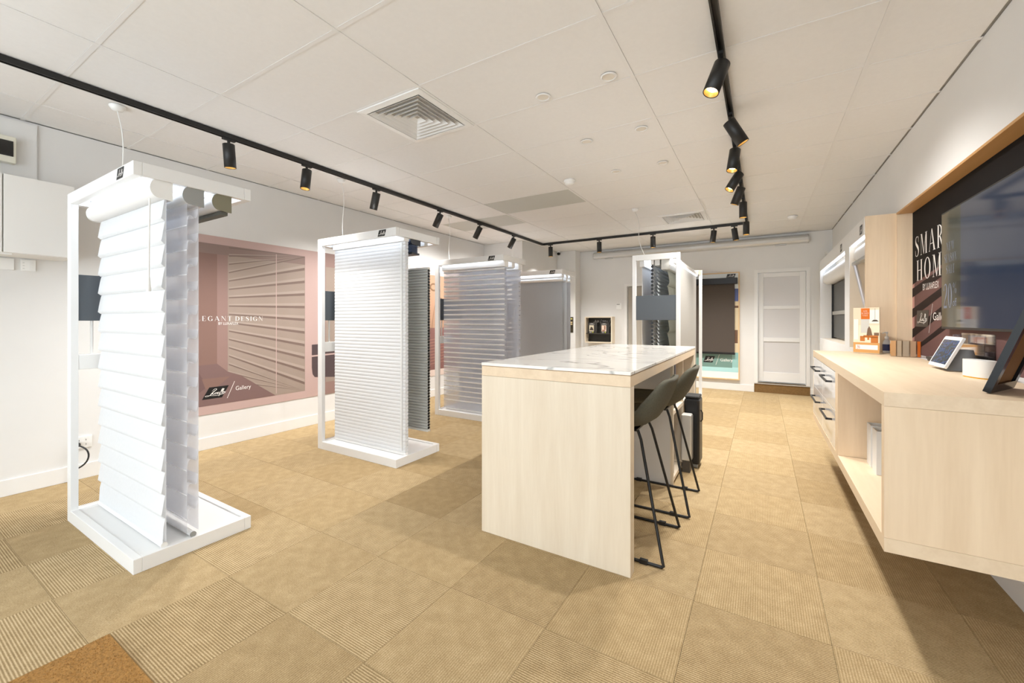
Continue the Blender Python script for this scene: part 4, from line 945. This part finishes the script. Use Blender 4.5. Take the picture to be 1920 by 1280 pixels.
# clear brochure box, black card box
t = thing('acrylic_box', 'clear acrylic brochure holder behind the smart display', 'holder', (1.066, 3.5, CZ))
ACR = clear('acrylic_clear', (236, 236, 238), .45)
for d in ((1.044, 3.28, CZ+.0004, 1.047, 3.72, CZ+.14), (1.085, 3.28, CZ+.0004, 1.088, 3.72, CZ+.2), (1.047, 3.28, CZ+.0004, 1.085, 3.283, CZ+.19), (1.047, 3.717, CZ+.0004, 1.085, 3.72, CZ+.19), (1.047, 3.5, CZ+.0004, 1.085, 3.503, CZ+.19), (1.047, 3.283, CZ+.0004, 1.085, 3.717, CZ+.003)): box('acrylic_wall', d, ACR, t)
box('leaflet', (1.06, 3.51, CZ+.0035, 1.066, 3.7, CZ+.12), mat('leaflet_peach', (222, 186, 160), .6), t); box('leaflet', (1.06, 3.3, CZ+.0035, 1.066, 3.48, CZ+.1), mat('leaflet_grey', (150, 140, 134), .6), t)
t = thing('black_card_box', 'small black printed box lying between the holder and the picture frame', 'box', (1.03, 3.24, CZ), -PI/2)
MB().box(-.09, -.0125, .0003, .09, .0125, .085).build('carton', BLKP, t, False, .002)
pk = [rectp(-.08+.0*k, .02+.011*k, -.02+.03*((k*7) % 3)/2, .024+.011*k) for k in range(5)]
MB().add([(a, -.013, b) for q in pk for a, b in q], [tuple(4*i+j for j in range(4)) for i in range(len(pk))]).build('small_print', GREYP, t, False)
# picture frame seen from behind, leaning back with an easel strut
t = thing('picture_frame', 'glossy black picture frame leaning on its easel strut at the counter end', 'frame', (.80, 2.42, CZ), math.radians(-121.3))
PH = mat('piano_black', (12, 12, 13), .22, spec=.25); tb = math.radians(18)
# local: back faces -y... frame plane leans towards +y at the top
def FP(a, b, d): return (a, b*math.sin(tb)+d*math.cos(tb), .0004+b*math.cos(tb)-d*math.sin(tb)+.008)
FW, FH = .14, .42
for a0, a1, b0, b1 in ((-FW, FW, 0, .035), (-FW, FW, FH-.035, FH), (-FW, -FW+.035, .035, FH-.035), (FW-.035, FW, .035, FH-.035)):
    vs = [FP(a, b, d) for d in (0, .022) for a, b in ((a0, b0), (a1, b0), (a1, b1), (a0, b1))]
    MB().add(vs, [(0, 1, 2, 3), (7, 6, 5, 4), (0, 4, 5, 1), (1, 5, 6, 2), (2, 6, 7, 3), (3, 7, 4, 0)]).build('moulding', PH, t, False)
KRAFT = mat('backing_board', (150, 108, 58), .7)
vs = [FP(a, b, d) for d in (.006, .012) for a, b in ((-FW+.035, .035), (FW-.035, .035), (FW-.035, FH-.035), (-FW+.035, FH-.035))]
bk = MB().add(vs, [(0, 1, 2, 3), (7, 6, 5, 4), (0, 4, 5, 1), (1, 5, 6, 2), (2, 6, 7, 3), (3, 7, 4, 0)]).build('backing', KRAFT, t, False)
top = Vector(FP(0, .29, .012)); 
vs = []
for dy in (0, .006):
    for a, z, y in ((-.03, top.z, top.y+.002), (.03, top.z, top.y+.002), (.04, .0004, top.y+.115), (-.04, .0004, top.y+.115)): vs.append((a, y+dy, z))
MB().add(vs, [(0, 1, 2, 3), (7, 6, 5, 4), (0, 4, 5, 1), (1, 5, 6, 2), (2, 6, 7, 3), (3, 7, 4, 0)]).build('easel_strut', mat('strut_tan', (176, 132, 78), .6), t, False)

# ================================================================== REAR WALL
t = thing('awning_headbox', 'long aluminium awning headbox mounted high across the rear wall', 'awning', (-1.2, 8.47, 2.58))
pr = [(YR-.0005, 2.58), (YR-.08, 2.578), (YR-.12, 2.59), (YR-.135, 2.615), (YR-.135, 2.66), (YR-.12, 2.685), (YR-.1, 2.70), (YR-.0005, 2.735)]
MB().prism(pr, 'x', -3.06, .66, False).build('housing', mat('headbox_silver', (212, 212, 211), .3, .35), t)
for a, b in ((-3.075, -3.06), (.66, .675)): MB().prism([(p[0]-.003 if p[0] < YR-.01 else p[0], p[1]) for p in pr], 'x', a, b).build('end_cap', STEEL, t)
for x in (-2.75, .28): MB().box(x-.08, YR-.1, 2.566, x+.08, YR-.04, 2.579).build('bracket', STEEL, t)
# pool picture with roller blind in front
t = thing('pool_picture', 'tall framed swimming pool picture beside the rear door', 'poster', (-.75, 8.52, .2))
QX0, QX1, QZ0, QZ1, QY = -1.16, -.342, .195, 2.15, YR-.0005
FR = wood('maple_frame', (222, 190, 144), 'z')
for d in ((QX0, QY-.05, QZ0, QX0+.018, QY, QZ1), (QX1-.018, QY-.05, QZ0, QX1, QY, QZ1), (QX0+.018, QY-.05, QZ0, QX1-.018, QY, QZ0+.018), (QX0+.018, QY-.05, QZ1-.018, QX1-.018, QY, QZ1)): box('frame', d, FR, t)
pn = box('panel', (QX0+.018, QY-.03, QZ0+.018, QX1-.018, QY, QZ1-.018), mat('pool_white', (236, 240, 240), .4), t)
pp = Plane((QX0+.018, QY-.03, 0), (1, 0, 0), (0, -1, 0)); WQ = QX1-QX0-.036
pp.put('print', [rectp(0, .42, WQ, .69)], mat('pool_teal', (150, 196, 192), .4), pn, .0006)
pp.put('print', [rectp(0, .33, WQ, .42)], mat('pool_aqua', (176, 222, 224), .4), pn, .0006)
pp.put('print', [rectp(0, .41, WQ-.1, .665)], mat('pool_green', (116, 150, 142), .4), pn, .001)
pp.put('print', [rectp(WQ-.06, .69, WQ, 1.85)], mat('pool_cream', (232, 214, 178), .5), pn, .0006)
pp.put('print', [rectp(WQ-.06, 1.62, WQ, 1.85)], mat('pool_sky', (96, 110, 168), .5), pn, .001)
pp.put('print', [rectp(WQ-.06, .86, WQ-.01, 1.1), rectp(WQ-.06, 1.5, WQ, 1.54)], mat('pool_brown', (120, 88, 66), .5), pn, .001)
brand_mark(pp, .585, 2.055, .155, .065, pn, .3, .001); brand_mark(pp, .2, .49, .2, .12, pn, .35, .0014)
pp.put('slash', [[(.41, .45), (.416, .45), (.476, .645), (.47, .645)]], INK, pn, .0016)
g, w0, h0 = sans('Gallery'); pp.put('lettering', fit(g, w0, h0, .49, .505, .2, .07), INK, pn, .0016)
t = thing('brown_roller_blind', 'dark taupe roller blind hanging in front of the pool picture', 'blind', (-.78, 8.47, .66))
box('cassette', (QX0+.03, QY-.13, 1.93, QX1-.03, QY-.051, 2.045), mat('cassette_black', (32, 34, 40), .4), t, .01)
box('fabric', (QX0+.04, QY-.082, .69, QX1-.075, QY-.08, 1.93), cloth('taupe_fabric', (90, 82, 76), 1, .05), t)
box('bottom_bar', (QX0+.035, QY-.092, .655, QX1-.07, QY-.07, .69), BLKP, t)
# brochure holder
t = thing('brochure_holder', 'timber box holder with a dark printed back on the rear wall', 'holder', (-2.95, 8.45, .8))
HX0, HX1, HY0, HZ0, HZ1 = -3.23, -2.64, 8.35, .8, 1.35
box('side', (HX0, HY0, HZ0, HX0+.02, YR-.0005, HZ1), MAPLE, t); box('side', (HX1-.02, HY0, HZ0, HX1, YR-.0005, HZ1), MAPLE, t)
box('top', (HX0+.02, HY0, HZ1-.02, HX1-.02, YR-.0005, HZ1), MAPLEX, t); box('base', (HX0+.02, HY0, HZ0, HX1-.02, YR-.0005, HZ0+.02), MAPLEX, t)
bk = box('back', (HX0+.02, YR-.02, HZ0+.02, HX1-.02, YR-.0005, HZ1-.02), mat('holder_black', (44, 42, 38), .5), t)
box('ledge', (HX0+.02, HY0+.02, .985, HX1-.02, HY0+.15, 1.0), mat('ledge_dark', (60, 54, 46), .5), t)
ph = Plane((HX0+.02, YR-.02, 0), (1, 0, 0), (0, -1, 0))
ph.put('logo_lettering', [[(.1+.14*a, 1.225+.055*b) for a, b in q] for q in script()], INK, bk, .0014)
ph.put('slash', [[(.255, 1.215), (.259, 1.215), (.292, 1.29), (.288, 1.29)]], INK, bk, .0014)
g, w0, h0 = sans('Gallery'); ph.put('lettering', fit(g, w0, h0, .31, 1.235, .12, .04), INK, bk, .0014)
ph.put('print', [[(.42, 1.14), (.426, 1.14), (.5, 1.325), (.49, 1.325)], [(.46, 1.14), (.47, 1.14), (.54, 1.325), (.525, 1.325)]], GREYP, bk, .0014)
for k, x in enumerate((-3.17, -2.9)):
    lb = ('dark brochure with a picture of a dark sofa in the rear wall holder', 'dark brochure with a picture of a pale window room in the rear wall holder')[k]
    t = thing('brochure', lb, 'brochure', (x+.1, 8.40, 1.0), 0, 'brochures in the rear wall holder')
    cv = box('cover', (x, 8.395, 1.0005, x+.19, 8.4, 1.23), mat('brochure_dark', (48, 44, 40), .5), t)
    box('pages', (x+.002, 8.4002, 1.001, x+.188, 8.408, 1.229), PAPER, t)
    pb = Plane((x, 8.395, 1.0), (1, 0, 0), (0, -1, 0))
    pb.put('print', [rectp(.025, .04, .125, .17)], mat('brochure_picture_%d' % k, ((216, 206, 180), (226, 204, 184))[k], .5), cv, .0008)
    pb.put('print', [[(.03, .06), (.12, .06), (.1, .12), (.06, .14)]] if k == 0 else [rectp(.08, .08, .11, .16), rectp(.04, .045, .1, .075)], mat('brochure_shape_%d' % k, ((66, 54, 46), (150, 104, 84))[k], .5), cv, .0012)
    pb.put('print', ringp(.105, .022, .012, .012, .0119, .0119), mat('brochure_dot', (196, 200, 60), .5), cv, .0012)
    pb.put('print', [rectp(.02, .19, .14, .194), rectp(.05, .2, .11, .205), rectp(.03, .015, .08, .022)], INK, cv, .0012)
t = thing('thermostat', 'small white wall thermostat with a grey display', 'thermostat', (-2.55, 8.54, 1.5))
tb_ = box('thermostat_body', (-2.605, YR-.02, 1.5, -2.49, YR-.0005, 1.63), PLASTIC, t, .004); box('thermostat_display', (-2.595, YR-.022, 1.598, -2.53, YR-.0201, 1.615), GREYP, t)
t = thing('control_plate', 'narrow black control plate with brass toned buttons on the column', 'switch', (-3.49, 8.26, 1.01))
pb_ = box('plate', (-3.53, 8.258, 1.01, -3.458, 8.2695, 1.345), mat('bronze_plate', (52, 44, 26), .4), t, .002)
for z, c in ((1.305, (214, 206, 120)), (1.23, (220, 196, 150)), (1.19, (200, 176, 130)), (1.08, (70, 62, 40))): box('button', (-3.515, 8.254, z-.014, -3.475, 8.2578, z+.014), mat('button_%d' % int(z*1000), c, .4), t)  # flat brass and cream button colours
t = thing('security_camera', 'small black security camera on a white mount in the rear corner', 'camera', (-3.79, 8.2, 2.68))
MB().lathe([(.0005, 2.7665), (.04, 2.7665), (.04, 2.75), (.02, 2.742)], (-3.77, 8.2, 0), 18).build('mount', PLASTIC, t)
MB().lathe([(.02, 2.742), (.034, 2.73), (.036, 2.71), (.028, 2.69), (.0005, 2.683)], (-3.77, 8.2, 0), 20).build('dome', BLKP, t)

# ================================================================== LEFT WALL
CABW = mat('cabinet_white', (232, 230, 226), .4)
t = thing('wall_cabinet', 'flat white wall cabinet hung high beside the roman shade stand', 'cabinet', (-4.56, .1, 1.742))
box('body', (XL+.0005, -.75, 1.742, -4.43, .96, 2.28), CABW, t)
box('door', (-4.429, -.745, 1.745, -4.41, .612, 2.278), CABW, t, .001); box('door', (-4.429, .619, 1.745, -4.41, .957, 2.278), CABW, t, .001)
box('light_strip', (-4.47, -.3, 1.734, -4.44, .66, 1.7415), PLASTIC, t)
def plate(name, label, cat, y0, y1, z0, z1, grp=None):
    t = thing(name, label, cat, (XL+.006, (y0+y1)/2, z0), 0, grp)
    box('plate', (XL+.0005, y0, z0, XL+.012, y1, z1), PLASTIC, t, .002); return t
t = plate('light_switch', 'white multi gang light switch under the wall cabinet', 'switch', .742, .816, 1.648, 1.732)
for q in range(3): box('rocker', (XL+.012, .785, 1.662+.021*q, XL+.016, .8, 1.676+.021*q), PLASTIC, t, .001)
for q in range(3): box('mark', (XL+.012, .75, 1.664+.021*q, XL+.0124, .76, 1.666+.021*q), GREYP, t)
plate('blank_plate', 'plain white blank wall plate under the wall cabinet', 'wall plate', .6, .71, 1.648, 1.732)
t = plate('power_outlet', 'white double power outlet low on the wall behind the first stand', 'outlet', 1.0, 1.123, .246, .34)
for z in (.31, .275):
    for y in (1.045, 1.085): box('slot', (XL+.012, y, z-.006, XL+.0125, y+.003, z+.006), DARK, t)
box('rocker', (XL+.012, 1.08, .318, XL+.015, 1.094, .33), PLASTIC, t)
t = thing('power_plug', 'black plug and curved flex hanging from the low power outlet', 'plug', (XL+.04, 1.045, .1))
MB().lathe([(.0005, 0), (.02, 0), (.02, .03), (.012, .05), (.0005, .052)], (XL+.0127, 1.03, .285), 14, Matrix.Rotation(PI/2, 3, 'Y')).build('plug_body', BLKP, t)
MB().tube([(XL+.06+.045*math.sin(q*PI), 1.03+.062*math.sin(q*PI*.95)-.05*q*q, .285-.195*q+.012*math.sin(q*PI*2)) for q in [k/14 for k in range(15)]], .006, 8).build('flex', BLKP, t)
t = thing('switchboard', 'cream switchboard box with a dark window above the cabinet', 'switchboard', (XL+.05, .55, 2.415))
box('housing', (XL+.0185, .36, 2.415, XL+.08, .71, 2.605), mat('cream_plastic', (226, 222, 206), .4), t, .006)
box('window', (XL+.08, .38, 2.46, XL+.084, .695, 2.57), mat('smoked_window', (40, 38, 36), .15), t)

# ---- pink wall graphic (printed board)
def L(u, v): q = at(u, v, X=XL+.006); return (q.y, q.z)
def board(name, label, y0, y1, z0, z1, m):
    t = thing(name, label, 'poster', (XL+.003, (y0+y1)/2, z0)); b = box('board', (XL+.0004, y0, z0, XL+.006, y1, z1), m, t); return t, b
PK0 = mat('rose_light', (190, 163, 157), .5); PK1 = mat('rose_wall', (132, 103, 94), .5); PK2 = mat('rose_side', (148, 120, 113), .5); PK3 = mat('rose_blind', (155, 139, 128), .5)
PK4 = mat('rose_shadow', (122, 103, 95), .5); PK5 = mat('rose_floor', (124, 98, 95), .5); PK6 = mat('rose_top', (138, 117, 110), .5); PK7 = mat('rose_deep', (112, 87, 86), .5); SOFA = mat('print_sofa', (80, 66, 68), .5)
t, b = board('wall_poster', 'wide rose pink wall print reading ELEGANT DESIGN', 1.25, 4.05, .345, 2.125, PK0)
pw = Plane((XL+.006, 0, 0), (0, 1, 0), (1, 0, 0))
yi0, yi1, zi0, zi1 = 1.33, 2.972, .43, 2.045
pw.put('print', [rectp(yi0, zi0, 2.12, zi1)], PK1, b, .0006)
yc0 = L(407, 600)[0]; yc1 = L(427, 600)[0]
pw.put('print', [rectp(yc0, zi0, yc1, zi1)], PK2, b, .0008)
pw.put('print', [rectp(yc1, zi0, yi1, zi1)], PK3, b, .0008)
pw.put('print', [rectp(yi0, zi1-.10, yi1, zi1)], PK6, b, .001)
sl_ = []
for k in range(-2, 15):
    vl = 400+(505+50*(k-4))/3.2; vr = 400+(486.5+76*(k-4))/3.2
    a = L(429, vl-.8); b_ = L(571, vr-2.6); c_ = L(571, vr+2.2); d_ = L(429, vl+1.2)
    sl_.append([a, b_, c_, d_])
sl_ = [[(a, min(max(z, zi0), zi1)) for a, z in q] for q in sl_]
pw.put('print', sl_, PK4, b, .0014)
hl = [[(a_, min(max(z, zi0), zi1)) for a_, z in (L(429, 400+(497+50*(k-4))/3.2-1), L(571, 400+(474+76*(k-4))/3.2-4), L(571, 400+(474+76*(k-4))/3.2+1.5), L(429, 400+(497+50*(k-4))/3.2+.6))] for k in range(-1, 15)]
pw.put('print', hl, mat('rose_blind_lit', (168, 152, 142), .5), b, .0012)
ux = L(518, 600)[0]; pw.put('print', [rectp(ux-.004, zi0+.02, ux+.004, zi1-.02)], PK0, b, .0016)
pw.put('print', [[(a+.0, z) for a, z in ((yi0, zi0), (2.62, zi0), (yc1+.12, .70), (yc1, .75), (yc0, .84), (yi0, .82))]], PK5, b, .0018)
pw.put('print', [[(1.9, .70), (yc1+.02, .70), (2.0, .58), (1.93, .60)]], PK1, b, .0022)
pw.put('print', [[(yi0, .44), (1.7, .44), (1.95, .62), (1.86, .79), (yi0, .8)]], PK7, b, .002)
pw.put('print', [rectp(3.16, .345, 4.05, 2.125)], PK2, b, .0006)
pw.put('print', [rectp(3.25, .5, 4.05, 1.95)], PK3, b, .0008)
pw.put('print', [[(3.07, .62), (3.1, .58), (4.05, .48), (4.05, 1.0), (3.06, .98), (3.06, .7)]], SOFA, b, .0014)
pw.put('print', [[(3.06, .83), (4.05, .86), (4.05, .875), (3.06, .85)]], PK0, b, .0018)
for wd_, x_, w_ in (('ELEGANT', 1.803, .365), ('DESIGN', 2.2, .28)):
    g, w0 = didone(wd_, .24); pw.put('lettering', fit(g, w0, 1, x_, 1.272, w_, .048), INK, b, .0026)
g, w0, h0 = sans('BY LUXAFLEX'); pw.put('lettering', fit(g, w0, h0, 2.045, 1.233, .185, .026), INK, b, .0026)
brand_mark(pw, 1.9, .495, .24, .115, b, .55, .0026)
pw.put('slash', [[(2.122, .479), (2.127, .479), (2.197, .645), (2.192, .645)]], INK, b, .003)
g, w0, h0 = sans('Gallery'); pw.put('lettering', fit(g, w0, h0, 2.205, .535, .15, .055), INK, b, .003)
t, b = board('wall_print', 'brown toned wall print with a dried flower behind the stands', 4.55, 6.25, .345, 2.14, mat('brown_print_edge', (226, 206, 196), .5))
pw.put('print', [rectp(4.63, .45, 6.17, 2.03)], mat('brown_print', (176, 138, 112), .5), b, .0006)
pw.put('print', [rectp(4.63, .45, 6.17, 1.15)], mat('brown_print_low', (132, 92, 86), .5), b, .001)
pw.put('print', [[(4.63, .5+.05*k), (6.17, .62+.05*k), (6.17, .635+.05*k), (4.63, .515+.05*k)] for k in range(9)], mat('brown_print_line', (160, 118, 106), .5), b, .0014)
fl = ribbon([(5.2, 1.1), (5.25, 1.4), (5.32, 1.7), (5.28, 1.85)], .008)+ringp(5.25, 1.83, .09, .07, .03, .03)+ringp(5.36, 1.72, .05, .08, .02, .03)+ringp(5.44, 1.6, .03, .06, .02, .03)
pw.put('print', fl, mat('dried_flower', (120, 92, 66), .5), b, .0018)

# ---- coir mat
t = thing('doormat', 'golden brown coir doormat on the carpet inside the shopfront', 'mat', (-1.72, .0, 0))
MB().box(-2.268, -.55, .0003, -1.1, .594, .006).build('backing', mat('mat_rubber', (150, 118, 70), .9), t)
def coir():
    mb = MB(); random.seed(9)
    for k in range(26000):
        x = random.uniform(-2.262, -1.106); y = random.uniform(-.3, .588); hgt = random.uniform(.006, .011); a = random.uniform(0, 2*PI); dx = math.cos(a)*.0022; dy = math.sin(a)*.0022; ex = random.uniform(-.005, .005); ey = random.uniform(-.005, .005)
        mb.add([(x-dx, y-dy, .006), (x+dx, y+dy, .006), (x+ex, y+ey, .006+hgt)], [(0, 1, 2)])
    return mb
o = coir().build('coir_pile', mat('coir', (172, 128, 68), .95, var=.35, vs=90), t); o['kind'] = 'stuff'
box('coir_mass', (-2.264, -.546, .006, -1.104, .59, .0105), mat('coir_base', (158, 116, 60), .95, var=.3, vs=120), t)
